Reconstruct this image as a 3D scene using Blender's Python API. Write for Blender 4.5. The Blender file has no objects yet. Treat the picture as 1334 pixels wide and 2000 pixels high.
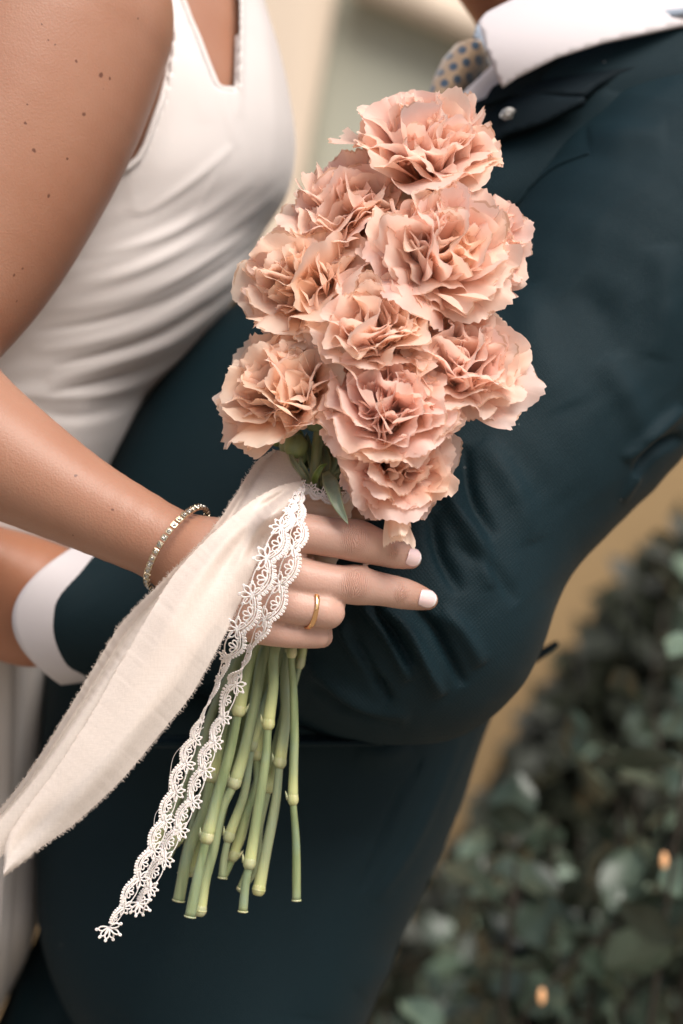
import bpy, math, random
import numpy as np
from mathutils import Vector, Matrix, Quaternion
from mathutils.geometry import delaunay_2d_cdt
R_ = math.radians
random.seed(7); rng = np.random.default_rng(11)
sc = bpy.context.scene
C = sc.collection
CZ = 1.30                                   # eye height of the camera above the ground

# ------------------------------------------------------------------ camera, sky, sun, exposure
cd = bpy.data.cameras.new('camera'); cam = bpy.data.objects.new('camera', cd); C.objects.link(cam)
cam.location = (0, -1.0, CZ); cam.rotation_euler = (R_(90), 0, 0)
cd.sensor_fit = 'HORIZONTAL'; cd.sensor_width = 24.0; cd.lens = 24.0/0.2668
cd.clip_start = 0.05; cd.clip_end = 200
cd.dof.use_dof = True; cd.dof.focus_distance = 0.970; cd.dof.aperture_fstop = 6.0
sc.camera = cam
w = bpy.data.worlds.new('World'); sc.world = w; w.use_nodes = True
nt = w.node_tree; bg = nt.nodes['Background']
sky = nt.nodes.new('ShaderNodeTexSky'); sky.sky_type = 'NISHITA'; sky.sun_disc = False
SUN_EL, SUN_AZ = 50.0, 148.0                # azimuth clockwise from +Y
sky.sun_elevation = R_(SUN_EL); sky.sun_rotation = R_(SUN_AZ); sky.dust_density = 4.0; sky.ozone_density = 1.0
nt.links.new(sky.outputs[0], bg.inputs[0]); bg.inputs[1].default_value = 0.085
sl = bpy.data.lights.new('sun', 'SUN'); sl.energy = 2.9; sl.angle = R_(38); sl.color = (1.0, 0.945, 0.895)
so = bpy.data.objects.new('sun', sl); C.objects.link(so)
az, el = R_(SUN_AZ), R_(SUN_EL)
sd = Vector((math.sin(az)*math.cos(el), math.cos(az)*math.cos(el), math.sin(el)))
so.rotation_euler = sd.to_track_quat('Z', 'Y').to_euler(); so.location = (0, -2, 4)
sc.view_settings.view_transform = 'Standard'; sc.view_settings.look = 'None'; sc.view_settings.gamma = 1
sc.view_settings.exposure = 0.58
sc.render.engine = 'CYCLES'; sc.cycles.use_denoising = True
sc.cycles.transparent_max_bounces = 16; sc.cycles.max_bounces = 8

# ------------------------------------------------------------------ helpers
def P(px, py, y):
    s = (1+y)/5000.0
    return np.array(((px-667)*s, y, (1000-py)*s+CZ))
def inv(V):
    s = (1+V[:, 1])/5000.0
    return 667+V[:, 0]/s, 1000-(V[:, 2]-CZ)/s
def wloc(o):
    l = np.zeros(3)
    while o is not None: l += np.array(o.location); o = o.parent
    return l
def tag(o, label=None, cat=None, group=None, kind=None):
    for k, v in (('label', label), ('category', cat), ('group', group), ('kind', kind)):
        if v: o[k] = v
    return o
def empty(name, loc, label=None, cat=None, group=None):
    o = bpy.data.objects.new(name, None); C.objects.link(o); o.location = loc; o.empty_display_size = 0.02
    return tag(o, label, cat, group)
def mesh(name, V, F, m, smooth=True):
    me = bpy.data.meshes.new(name); me.from_pydata(np.asarray(V).tolist(), [], [tuple(f) for f in (F.tolist() if isinstance(F, np.ndarray) else F)])
    if smooth: me.polygons.foreach_set('use_smooth', [True]*len(me.polygons))
    me.update(); me.materials.append(m); return me
def obj(name, V, F, m, parent=None, smooth=True, loc=None):
    V = np.asarray(V, float)
    if parent is not None: V = V - wloc(parent)
    elif loc is not None: V = V - np.array(loc)
    o = bpy.data.objects.new(name, mesh(name, V, F, m, smooth)); C.objects.link(o); o.parent = parent
    if parent is None and loc is not None: o.location = loc
    return o
def inst(name, me, M, parent):
    o = bpy.data.objects.new(name, me); C.objects.link(o); o.parent = parent; o.matrix_local = M; return o
def solid(o, t, off=1.0):
    md = o.modifiers.new('thickness', 'SOLIDIFY'); md.thickness = t; md.offset = off; return o
def subd(o, n=1):
    md = o.modifiers.new('smooth', 'SUBSURF'); md.levels = n; md.render_levels = n; return o

def cr(pts, n):
    p = np.asarray(pts, float); L = np.r_[0, np.cumsum(np.linalg.norm(np.diff(p[:, :3], axis=0), axis=1)+1e-9)]
    t = np.linspace(0, L[-1], n); out = np.zeros((n, p.shape[1]))
    tan = np.zeros_like(p)
    tan[1:-1] = (p[2:]-p[:-2])/(L[2:]-L[:-2])[:, None]
    tan[0] = (p[1]-p[0])/(L[1]-L[0]); tan[-1] = (p[-1]-p[-2])/(L[-1]-L[-2])
    k = np.clip(np.searchsorted(L, t, side='right')-1, 0, len(p)-2)
    h = (L[k+1]-L[k]); u = ((t-L[k])/h)[:, None]; h = h[:, None]
    return (2*u**3-3*u**2+1)*p[k]+(u**3-2*u**2+u)*h*tan[k]+(-2*u**3+3*u**2)*p[k+1]+(u**3-u**2)*h*tan[k+1]
def crl(a, b, t):                            # piecewise cubic interpolation of scalars b over knots a
    a = np.asarray(a, float); b = np.asarray(b, float); m = np.gradient(b, a)
    k = np.clip(np.searchsorted(a, t, side='right')-1, 0, len(a)-2); h = a[k+1]-a[k]; u = np.clip((t-a[k])/h, 0, 1)
    return (2*u**3-3*u**2+1)*b[k]+(u**3-2*u**2+u)*h*m[k]+(-2*u**3+3*u**2)*b[k+1]+(u**3-u**2)*h*m[k+1]

class MB:
    def __init__(s): s.V = []; s.F = []; s.n = 0
    def add(s, V, F):
        V = np.asarray(V); s.V.append(V); s.F += [tuple(i+s.n for i in f) for f in F]; s.n += len(V)
    def tube(s, pts, r, sides=8, cap=True, flat=None):
        p = np.asarray(pts, float); n = len(p); r = np.broadcast_to(np.asarray(r, float), (n,))
        T = np.gradient(p, axis=0); T /= np.linalg.norm(T, axis=1)[:, None]+1e-12
        a = np.array((0, 1., 0)) if abs(T[0][1]) < .8 else np.array((1., 0, 0))
        u = np.cross(T[0], a); u /= np.linalg.norm(u); V = []
        for i in range(n):
            u = u-T[i]*u.dot(T[i]); u /= np.linalg.norm(u)+1e-12; v = np.cross(T[i], u)
            for j in range(sides):
                th = 2*math.pi*j/sides; V.append(p[i]+r[i]*(math.cos(th)*u+math.sin(th)*v))
        F = [(i*sides+j, i*sides+(j+1) % sides, (i+1)*sides+(j+1) % sides, (i+1)*sides+j) for i in range(n-1) for j in range(sides)]
        if cap: F += [tuple(range(sides))[::-1], tuple((n-1)*sides+j for j in range(sides))]
        s.add(V, F)
    def loop(s, pts, r, sides=5):
        p = np.asarray(pts, float); n = len(p)
        T = np.roll(p, -1, 0)-np.roll(p, 1, 0); T /= np.linalg.norm(T, axis=1)[:, None]+1e-12
        N = np.cross(p[n//3]-p[0], p[2*n//3]-p[0]); N /= np.linalg.norm(N)+1e-15
        V = []
        for i in range(n):
            u = np.cross(T[i], N); u /= np.linalg.norm(u)+1e-12
            for j in range(sides):
                th = 2*math.pi*j/sides; V.append(p[i]+r*(math.cos(th)*u+math.sin(th)*N))
        F = [(i*sides+j, i*sides+(j+1) % sides, ((i+1) % n)*sides+(j+1) % sides, ((i+1) % n)*sides+j) for i in range(n) for j in range(sides)]
        s.add(V, F)
    def box(s, c, ax, hs):
        V = [c+ax[0]*hs[0]*i+ax[1]*hs[1]*j+ax[2]*hs[2]*k for i in (-1, 1) for j in (-1, 1) for k in (-1, 1)]
        s.add(V, [(0, 1, 3, 2), (4, 6, 7, 5), (0, 4, 5, 1), (2, 3, 7, 6), (0, 2, 6, 4), (1, 5, 7, 3)])
    def build(s, name, m, parent=None, smooth=True, loc=None):
        return obj(name, np.concatenate(s.V), s.F, m, parent, smooth, loc)

# ------------------------------------------------------------------ materials
def M_(name):
    m = bpy.data.materials.new(name); m.use_nodes = True; return m, m.node_tree.nodes, m.node_tree.links
def nd(N, t, **k):
    n = N.new('ShaderNode'+t)
    for a, b in k.items(): setattr(n, a, b)
    return n
def math_(N, L, op, a, b=None, c=None):
    n = nd(N, 'Math', operation=op)
    for i, v in enumerate((a, b, c)):
        if v is None: continue
        if isinstance(v, (int, float)): n.inputs[i].default_value = v
        else: L.new(v, n.inputs[i])
    return n.outputs[0]
def noise(N, L, scale, detail=4, vec=None, rough=.5):
    n = nd(N, 'TexNoise'); n.inputs['Scale'].default_value = scale; n.inputs['Detail'].default_value = detail; n.inputs['Roughness'].default_value = rough
    if vec is not None: L.new(vec, n.inputs['Vector'])
    return n.outputs[0]
def wpos(N): return nd(N, 'NewGeometry').outputs['Position']
def mixc(N, L, f, a, b, blend='MIX'):
    n = nd(N, 'Mix', data_type='RGBA', blend_type=blend)
    for s_, v in ((0, f), (6, a), (7, b)):
        if isinstance(v, (int, float)): n.inputs[s_].default_value = v
        elif isinstance(v, tuple): n.inputs[s_].default_value = (*v, 1) if len(v) == 3 else v
        else: L.new(v, n.inputs[s_])
    return n.outputs[2]
def ramp(N, L, f, st):
    n = nd(N, 'ValToRGB'); L.new(f, n.inputs[0]); e = n.color_ramp.elements
    while len(e) < len(st): e.new(.5)
    for i, (p, c) in enumerate(st): e[i].position = p; e[i].color = (*c, 1)
    return n.outputs[0]
def simple(name, col, rough=.5, metal=0, var=.12, vs=60, bump=0, bs=300, bd=.001, sheen=0, sss=0, coat=0):
    m, N, L = M_(name); b = N['Principled BSDF']; p = wpos(N)
    n = noise(N, L, vs, 4, p)
    L.new(mixc(N, L, n, tuple(c*(1-var) for c in col), tuple(min(1, c*(1+var)) for c in col)), b.inputs['Base Color'])
    b.inputs['Roughness'].default_value = rough; b.inputs['Metallic'].default_value = metal
    b.inputs['Sheen Weight'].default_value = sheen; b.inputs['Coat Weight'].default_value = coat
    if sss: b.inputs['Subsurface Weight'].default_value = sss; b.inputs['Subsurface Scale'].default_value = .003
    if bump:
        bn = nd(N, 'Bump'); bn.inputs['Strength'].default_value = bump; bn.inputs['Distance'].default_value = bd
        L.new(noise(N, L, bs, 3, p), bn.inputs['Height']); L.new(bn.outputs[0], b.inputs['Normal'])
    return m

def skin_mat(name, col, moles=(), knuckles=(), pink=None):
    m, N, L = M_(name); b = N['Principled BSDF']; p = wpos(N)
    f = ramp(N, L, noise(N, L, 22, 5, p), [(.3, (0, 0, 0)), (.7, (1, 1, 1))])
    c = mixc(N, L, f, tuple(x*y for x, y in zip(col, (.92, .85, .80))), tuple(x*y for x, y in zip(col, (1.06, 1.10, 1.13))))
    c = mixc(N, L, math_(N, L, 'MULTIPLY', noise(N, L, 420, 2, p), .18), c, tuple(x*y for x, y in zip(col, (.8, .62, .55))))
    if pink:
        (c0, r0, pc) = pink
        d = nd(N, 'VectorMath', operation='DISTANCE'); L.new(p, d.inputs[0]); d.inputs[1].default_value = tuple(c0)
        mr = nd(N, 'MapRange', interpolation_type='SMOOTHSTEP'); L.new(d.outputs['Value'], mr.inputs[0])
        mr.inputs[1].default_value = r0*1.35; mr.inputs[2].default_value = r0*.75
        c = mixc(N, L, mr.outputs[0], c, mixc(N, L, f, tuple(x*.94 for x in pc), tuple(x*1.05 for x in pc)))
    nw = nd(N, 'VectorMath', operation='MULTIPLY_ADD'); cn = nd(N, 'TexNoise'); cn.inputs['Scale'].default_value = 260; L.new(p, cn.inputs['Vector'])
    L.new(cn.outputs['Color'], nw.inputs[0]); nw.inputs[1].default_value = (.0022,)*3; L.new(p, nw.inputs[2])
    for (mp, mr_) in moles:
        d = nd(N, 'VectorMath', operation='DISTANCE'); L.new(nw.outputs[0], d.inputs[0]); d.inputs[1].default_value = tuple(mp+.0011)
        mr = nd(N, 'MapRange', interpolation_type='SMOOTHSTEP'); L.new(d.outputs['Value'], mr.inputs[0])
        mr.inputs[1].default_value = mr_*1.25; mr.inputs[2].default_value = mr_*.6
        c = mixc(N, L, math_(N, L, 'MULTIPLY', mr.outputs[0], .85), c, (.10, .035, .022))
    h = math_(N, L, 'MULTIPLY', noise(N, L, 900, 3, p), .25)
    vo = nd(N, 'TexVoronoi'); vo.inputs['Scale'].default_value = 1100; L.new(p, vo.inputs['Vector'])
    h = math_(N, L, 'MULTIPLY_ADD', vo.outputs[0], .16, h)
    for (kc, kd, kr, fr, amp) in knuckles:
        s_ = nd(N, 'VectorMath', operation='SUBTRACT'); L.new(nw.outputs[0], s_.inputs[0]); s_.inputs[1].default_value = tuple(np.array(kc)+.0011)
        dt = nd(N, 'VectorMath', operation='DOT_PRODUCT'); L.new(s_.outputs[0], dt.inputs[0]); dt.inputs[1].default_value = tuple(kd)
        ln = nd(N, 'VectorMath', operation='LENGTH'); L.new(s_.outputs[0], ln.inputs[0])
        mr = nd(N, 'MapRange', interpolation_type='SMOOTHERSTEP'); L.new(ln.outputs['Value'], mr.inputs[0]); mr.inputs[1].default_value = kr; mr.inputs[2].default_value = kr*.15
        # curved wrinkle rings: distance along the finger bent by distance from the joint
        bend = math_(N, L, 'MULTIPLY_ADD', ln.outputs['Value'], .45, math_(N, L, 'ABSOLUTE', dt.outputs['Value']))
        si = math_(N, L, 'SINE', math_(N, L, 'MULTIPLY', bend, fr))
        g = math_(N, L, 'MULTIPLY', math_(N, L, 'POWER', math_(N, L, 'ABSOLUTE', si), .6), mr.outputs[0])
        h = math_(N, L, 'MULTIPLY_ADD', g, amp, h)
        c = mixc(N, L, math_(N, L, 'MULTIPLY', mr.outputs[0], .26), c, (.48, .20, .13))
    L.new(c, b.inputs['Base Color'])
    bn = nd(N, 'Bump'); bn.inputs['Strength'].default_value = .55; bn.inputs['Distance'].default_value = .0006; L.new(h, bn.inputs['Height']); L.new(bn.outputs[0], b.inputs['Normal'])
    b.inputs['Roughness'].default_value = .46; b.inputs['Specular IOR Level'].default_value = .42
    b.inputs['Subsurface Weight'].default_value = .22; b.inputs['Subsurface Scale'].default_value = .006; b.inputs['Subsurface Radius'].default_value = (1, .32, .18)
    return m

def cloth_mat(name, col, scale=1500, strength=.35, rough=.8, sheen=.2, lint=0, var=.15, aniso=(1, 1, 1), tint=(.5,.6,.65)):
    m, N, L = M_(name); b = N['Principled BSDF']; p = wpos(N)
    mp = nd(N, 'Mapping'); mp.inputs['Rotation'].default_value = (0, R_(38), 0); L.new(p, mp.inputs['Vector'])
    wv = nd(N, 'TexWave', bands_direction='X'); wv.inputs['Scale'].default_value = scale/6.5; wv.inputs['Distortion'].default_value = 1.5; wv.inputs['Detail'].default_value = 2; wv.inputs['Detail Scale'].default_value = 3
    wz = nd(N, 'TexWave', bands_direction='Z'); wz.inputs['Scale'].default_value = scale/6.5; wz.inputs['Distortion'].default_value = 1.5; wz.inputs['Detail'].default_value = 2
    L.new(mp.outputs[0], wv.inputs['Vector']); L.new(mp.outputs[0], wz.inputs['Vector'])
    h = math_(N, L, 'ADD', math_(N, L, 'MULTIPLY', wv.outputs['Fac'], wz.outputs['Fac']), noise(N, L, scale, 3, p))
    n2 = noise(N, L, 30, 5, p)
    c = mixc(N, L, n2, tuple(x*(1-var) for x in col), tuple(min(1, x*(1+var)) for x in col))
    c = mixc(N, L, math_(N, L, 'MULTIPLY', h, .4), c, tuple(min(1, x*2.3) for x in col)) if max(col) < .2 else c
    if lint:
        vo = nd(N, 'TexVoronoi'); vo.inputs['Scale'].default_value = 55; L.new(p, vo.inputs['Vector'])
        c = mixc(N, L, math_(N, L, 'MULTIPLY', math_(N, L, 'LESS_THAN', vo.outputs[0], .018), .6), c, (.5, .5, .5))
    L.new(c, b.inputs['Base Color'])
    bn = nd(N, 'Bump'); bn.inputs['Strength'].default_value = strength; bn.inputs['Distance'].default_value = .0004; L.new(h, bn.inputs['Height']); L.new(bn.outputs[0], b.inputs['Normal'])
    b.inputs['Roughness'].default_value = rough; b.inputs['Sheen Weight'].default_value = sheen; b.inputs['Sheen Roughness'].default_value = .4
    b.inputs['Sheen Tint'].default_value = (*tint, 1); b.inputs['Specular IOR Level'].default_value = .16 if max(col) < .2 else .3
    return m

def silk_mat(name, col, alpha=.15, rough=.45, thr=2600):
    """thin woven fabric: diffuse + translucent, partly see-through"""
    m, N, L = M_(name); b = N['Principled BSDF']; out = N['Material Output']; p = wpos(N)
    mp = nd(N, 'Mapping'); mp.inputs['Rotation'].default_value = (0, R_(36), 0); mp.inputs['Scale'].default_value = (1, 1, .06); L.new(p, mp.inputs['Vector'])
    mq = nd(N, 'Mapping'); mq.inputs['Rotation'].default_value = (0, R_(36), 0); mq.inputs['Scale'].default_value = (.06, 1, 1); L.new(p, mq.inputs['Vector'])
    a = noise(N, L, thr, 3, mp.outputs[0]); c2 = noise(N, L, thr*.8, 3, mq.outputs[0])
    h = math_(N, L, 'ADD', a, c2)
    c = mixc(N, L, math_(N, L, 'MULTIPLY', h, .5), tuple(x*.94 for x in col), tuple(min(1, x*1.04) for x in col))
    L.new(c, b.inputs['Base Color']); b.inputs['Roughness'].default_value = rough; b.inputs['Sheen Weight'].default_value = .3
    bn = nd(N, 'Bump'); bn.inputs['Strength'].default_value = .3; bn.inputs['Distance'].default_value = .0003; L.new(h, bn.inputs['Height']); L.new(bn.outputs[0], b.inputs['Normal'])
    tl = nd(N, 'BsdfTranslucent'); L.new(c, tl.inputs[0]); L.new(bn.outputs[0], tl.inputs['Normal'])
    mx = nd(N, 'MixShader'); mx.inputs[0].default_value = .30; L.new(b.outputs[0], mx.inputs[1]); L.new(tl.outputs[0], mx.inputs[2])
    tr = nd(N, 'BsdfTransparent'); mx2 = nd(N, 'MixShader'); L.new(math_(N, L, 'MULTIPLY', h, alpha), mx2.inputs[0]); L.new(mx.outputs[0], mx2.inputs[1]); L.new(tr.outputs[0], mx2.inputs[2])
    L.new(mx2.outputs[0], out.inputs[0]); return m

def petal_mat():
    m, N, L = M_('petal'); b = N['Principled BSDF']; out = N['Material Output']
    at = nd(N, 'Attribute', attribute_name='pv'); oi = nd(N, 'ObjectInfo'); p = wpos(N)
    sx = nd(N, 'SeparateXYZ'); L.new(at.outputs['Vector'], sx.inputs[0]); v = sx.outputs[0]; u = sx.outputs[1]
    sc_o = nd(N, 'SeparateColor'); L.new(oi.outputs['Color'], sc_o.inputs[0])
    tf = math_(N, L, 'MULTIPLY_ADD', math_(N, L, 'SUBTRACT', oi.outputs['Random'], .5), .7, sc_o.outputs[0])
    tf = nd(N, 'Clamp').outputs[0] if 0 else math_(N, L, 'MINIMUM', math_(N, L, 'MAXIMUM', tf, 0), 1)
    c = mixc(N, L, tf, (.99, .60, .50), (.99, .70, .52))
    ce = mixc(N, L, tf, (.99, .83, .78), (.99, .88, .74))
    f = ramp(N, L, math_(N, L, 'ADD', v, math_(N, L, 'MULTIPLY', math_(N, L, 'SUBTRACT', noise(N, L, 160, 3, p), .5), .5)), [(.25, (0, 0, 0)), (1.0, (1, 1, 1))])
    c = mixc(N, L, f, c, ce)
    c = mixc(N, L, math_(N, L, 'MULTIPLY', ramp(N, L, noise(N, L, 38, 2, p), [(.52, (0, 0, 0)), (.72, (1, 1, 1))]), .45), c, (.93, .66, .42))
    # veins fanning from the claw
    cv = nd(N, 'CombineXYZ'); L.new(math_(N, L, 'MULTIPLY', u, 26), cv.inputs[0]); L.new(math_(N, L, 'MULTIPLY', v, 1.4), cv.inputs[1]); L.new(oi.outputs['Random'], cv.inputs[2])
    vn = noise(N, L, 1.0, 3, cv.outputs[0])
    c = mixc(N, L, math_(N, L, 'MULTIPLY', vn, .26), c, (.94, .58, .48))
    # dry brown fleck just at the tooth edge
    ed = math_(N, L, 'MULTIPLY', math_(N, L, 'GREATER_THAN', v, .975), math_(N, L, 'GREATER_THAN', noise(N, L, 90, 2, p), .56))
    c = mixc(N, L, math_(N, L, 'MULTIPLY', ed, .5), c, (.52, .27, .10))
    L.new(c, b.inputs['Base Color']); b.inputs['Roughness'].default_value = .55; b.inputs['Specular IOR Level'].default_value = .3; b.inputs['Sheen Weight'].default_value = .15
    bn = nd(N, 'Bump'); bn.inputs['Strength'].default_value = .35; bn.inputs['Distance'].default_value = .0006; L.new(vn, bn.inputs['Height']); L.new(bn.outputs[0], b.inputs['Normal'])
    tl = nd(N, 'BsdfTranslucent'); L.new(mixc(N, L, .35, c, (1.0, .66, .49)), tl.inputs[0])
    mx = nd(N, 'MixShader'); mx.inputs[0].default_value = .58; L.new(b.outputs[0], mx.inputs[1]); L.new(tl.outputs[0], mx.inputs[2]); L.new(mx.outputs[0], out.inputs[0])
    return m

def stem_mat(name, ca, cb, streak=True):
    m, N, L = M_(name); b = N['Principled BSDF']; p = wpos(N)
    mp = nd(N, 'Mapping'); mp.inputs['Scale'].default_value = (1, 1, .12); L.new(p, mp.inputs['Vector'])
    f = ramp(N, L, noise(N, L, 300, 5, mp.outputs[0]), [(.35, (0, 0, 0)), (.65, (1, 1, 1))])
    c = mixc(N, L, f, ca, cb)
    at = nd(N, 'Attribute', attribute_name='pale')
    oi = nd(N, 'ObjectInfo'); c = mixc(N, L, math_(N, L, 'MULTIPLY', oi.outputs['Random'], .6), c, (.30, .33, .22)); c = mixc(N, L, at.outputs['Fac'], c, (.52, .54, .24))
    c = mixc(N, L, math_(N, L, 'MULTIPLY', ramp(N, L, noise(N, L, 70, 4, p), [(.5, (0, 0, 0)), (.75, (1, 1, 1))]), .45), c, (.20, .29, .24))
    L.new(c, b.inputs['Base Color']); b.inputs['Roughness'].default_value = .42
    b.inputs['Subsurface Weight'].default_value = .1; b.inputs['Subsurface Scale'].default_value = .002
    bn = nd(N, 'Bump'); bn.inputs['Strength'].default_value = .3; bn.inputs['Distance'].default_value = .0004; L.new(f, bn.inputs['Height']); L.new(bn.outputs[0], b.inputs['Normal'])
    return m

NAVY = (.010, .020, .027)
m_suit = cloth_mat('navy_wool', (.0029, .0110, .0148), scale=1700, strength=.5, rough=.62, sheen=.02, lint=1)
m_suit2 = cloth_mat('navy_wool_collar', (.0016, .0052, .0076), scale=1700, strength=.4, rough=.75, sheen=.0)
m_shirt = cloth_mat('white_cotton', (.61, .57, .58), scale=2600, strength=.2, rough=.8, sheen=.1, var=.02)
m_dress = cloth_mat('ivory_crepe', (.66, .615, .59), scale=2400, strength=.2, rough=.62, sheen=.25, var=.02, tint=(1, 1, 1))
m_ribbon = silk_mat('cream_silk', (.86, .765, .69), alpha=.20)
m_wrap = silk_mat('peach_silk_wrap', (.90, .68, .52), alpha=.02)
m_lace = simple('ivory_lace', (.86, .78, .74), rough=.75, var=.05, vs=900, bump=.4, bs=2500, bd=.0003, sss=.1)
m_petal = petal_mat()
m_stem = stem_mat('carnation_stem', (.15, .20, .085), (.27, .32, .15))
m_node = stem_mat('stem_node', (.42, .44, .17), (.62, .58, .34))
m_leaf = stem_mat('carnation_leaf', (.030, .070, .035), (.06, .12, .055))
m_calyx = stem_mat('calyx', (.09, .17, .03), (.22, .30, .07))
m_gold = simple('gold', (.86, .52, .26), rough=.16, metal=1, var=.05)
m_brac = simple('pale_gold', (.70, .60, .44), rough=.25, metal=1, var=.1)
m_nail = simple('pearl_nail', (.84, .60, .59), rough=.16, var=.03, coat=.6, sss=.1)
m_nailtip = simple('white_nail_tip', (.86, .76, .76), rough=.16, var=.02, coat=.6)
m_gem, N, L = M_('crystal'); b_ = N['Principled BSDF']; b_.inputs['Base Color'].default_value = (.50, .48, .44, 1); b_.inputs['Roughness'].default_value = .05; b_.inputs['Metallic'].default_value = .8; b_.inputs['IOR'].default_value = 2.0; b_.inputs['Coat Weight'].default_value = 0
nn = nd(N, 'TexVoronoi'); nn.inputs['Scale'].default_value = 1400; L.new(wpos(N), nn.inputs['Vector']); bb = nd(N, 'Bump'); bb.inputs['Strength'].default_value = .8; bb.inputs['Distance'].default_value = .0006; L.new(nn.outputs[0], bb.inputs['Height']); L.new(bb.outputs[0], b_.inputs['Normal'])

# ------------------------------------------------------------------ signed distance bodies
def smin(a, b, k):
    h = np.maximum(k-np.abs(a-b), 0)/k; return np.minimum(a, b)-h*h*k*.25
def cone(a, b, ra, rb, k=.006, ys=1.0):
    return ('c', np.array(a, float), np.array(b, float), ra, rb, k, ys)
def pd(pr, X):
    if pr[0] == 'f': return pr[1](X)
    if pr[0] == 'g':
        D = None
        for c in pr[1]: D = pd(c, X) if D is None else smin(D, pd(c, X), .0012)
        return D
    _, a, b, ra, rb, k, ys = pr
    q = X-a; d = b-a
    if ys != 1: q = q.copy(); q[..., 1] /= ys; d = d.copy(); d[1] /= ys
    t = np.clip((q@d)/(d.dot(d)+1e-12), 0, 1)
    return (np.linalg.norm(q-t[..., None]*d, axis=-1)-(ra+(rb-ra)*t))*min(1, ys)
def pbox(pr):
    if pr[0] in 'fg': return pr[2], pr[3]
    _, a, b, ra, rb, k, ys = pr; r = max(ra, rb)*max(1, ys)
    return np.minimum(a, b)-r, np.maximum(a, b)+r
def pk(pr): return pr[4] if pr[0] in 'fg' else pr[5]
def fev(prims, X):
    D = np.full(len(X), .1)
    for pr in prims:
        lo, hi = pbox(pr); m = pk(pr)+.006; s = np.all((X > lo-m) & (X < hi+m), axis=1)
        if s.any(): D[s] = smin(D[s], pd(pr, X[s]), pk(pr))
    return D
def sdf_mesh(prims, vox, relax=2):
    bs = [pbox(p) for p in prims]; lo = np.min([b[0] for b in bs], 0)-3*vox; hi = np.max([b[1] for b in bs], 0)+3*vox
    n = np.ceil((hi-lo)/vox).astype(int)+1; G = np.full(n, .1, np.float32)
    for pr in prims:
        a, b = pbox(pr); m = pk(pr)+2*vox
        i0 = np.clip(((a-m-lo)/vox).astype(int), 0, n-1); i1 = np.clip(((b+m-lo)/vox).astype(int)+2, 1, n)
        ax = [lo[d]+vox*np.arange(i0[d], i1[d]) for d in range(3)]
        X = np.stack(np.meshgrid(*ax, indexing='ij'), -1)
        sl_ = tuple(slice(i0[d], i1[d]) for d in range(3)); G[sl_] = smin(G[sl_], pd(pr, X), pk(pr))
    I = G < 0
    cnt = sum(I[a:n[0]-1+a, b:n[1]-1+b, c:n[2]-1+c].astype(np.int8) for a in (0, 1) for b in (0, 1) for c in (0, 1))
    mix = (cnt > 0) & (cnt < 8); idx = np.full(mix.shape, -1); cells = np.argwhere(mix); idx[mix] = np.arange(len(cells))
    V = lo+(cells+.5)*vox; F = []
    for d in range(3):
        e1, e2 = [(1, 2), (2, 0), (0, 1)][d]
        A = np.take(I, range(n[d]-1), d); B = np.take(I, range(1, n[d]), d)
        E = np.argwhere(A != B); E = E[(E[:, e1] > 0) & (E[:, e2] > 0) & (E[:, e1] < n[e1]-1) & (E[:, e2] < n[e2]-1)]
        ins = I[E[:, 0], E[:, 1], E[:, 2]]
        def cell(o1, o2):
            c = E.copy(); c[:, e1] -= o1; c[:, e2] -= o2; return idx[c[:, 0], c[:, 1], c[:, 2]]
        q = np.stack([cell(1, 1), cell(0, 1), cell(0, 0), cell(1, 0)], 1); q[~ins] = q[~ins][:, ::-1]; F.append(q)
    F = np.concatenate(F)
    def proj(V, it):
        e = 4e-4
        for _ in range(it):
            f0 = fev(prims, V); g = np.stack([fev(prims, V+np.eye(3)[d]*e)-f0 for d in range(3)], 1)/e
            g2 = np.maximum((g*g).sum(1), .15); V = V-np.clip(f0/g2, -vox, vox)[:, None]*g
        return V
    V = proj(V, 2)
    for _ in range(relax):
        S = np.zeros_like(V); c = np.zeros(len(V))
        for a in range(4):
            np.add.at(S, F[:, a], V[F[:, (a+1) % 4]]); np.add.at(c, F[:, a], 1)
            np.add.at(S, F[:, a], V[F[:, (a+3) % 4]]); np.add.at(c, F[:, a], 1)
        V = V*.4+.6*S/c[:, None]; V = proj(V, 1)
    return V, F
def vnormals(V, F):
    F4 = np.asarray(F); n = np.cross(V[F4[:, 2]]-V[F4[:, 0]], V[F4[:, 3]]-V[F4[:, 1]]); N_ = np.zeros_like(V)
    for a in range(4): np.add.at(N_, F4[:, a], n)
    return N_/(np.linalg.norm(N_, axis=1)[:, None]+1e-12)
def polyd(px, py, pl):
    """distance in px to polyline, param along 0..1, signed side"""
    best = np.full(len(px), 1e9); T = np.zeros(len(px)); S = np.zeros(len(px)); n = len(pl)-1
    for i in range(n):
        ax, ay = pl[i]; bx, by = pl[i+1]; dx, dy = bx-ax, by-ay; L2 = dx*dx+dy*dy
        t = np.clip(((px-ax)*dx+(py-ay)*dy)/L2, 0, 1); qx, qy = px-ax-t*dx, py-ay-t*dy; d = np.hypot(qx, qy)
        m = d < best; best[m] = d[m]; T[m] = (i+t[m])/n; S[m] = np.sign(dx*qy-dy*qx)[m]
    return best, T, S
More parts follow.
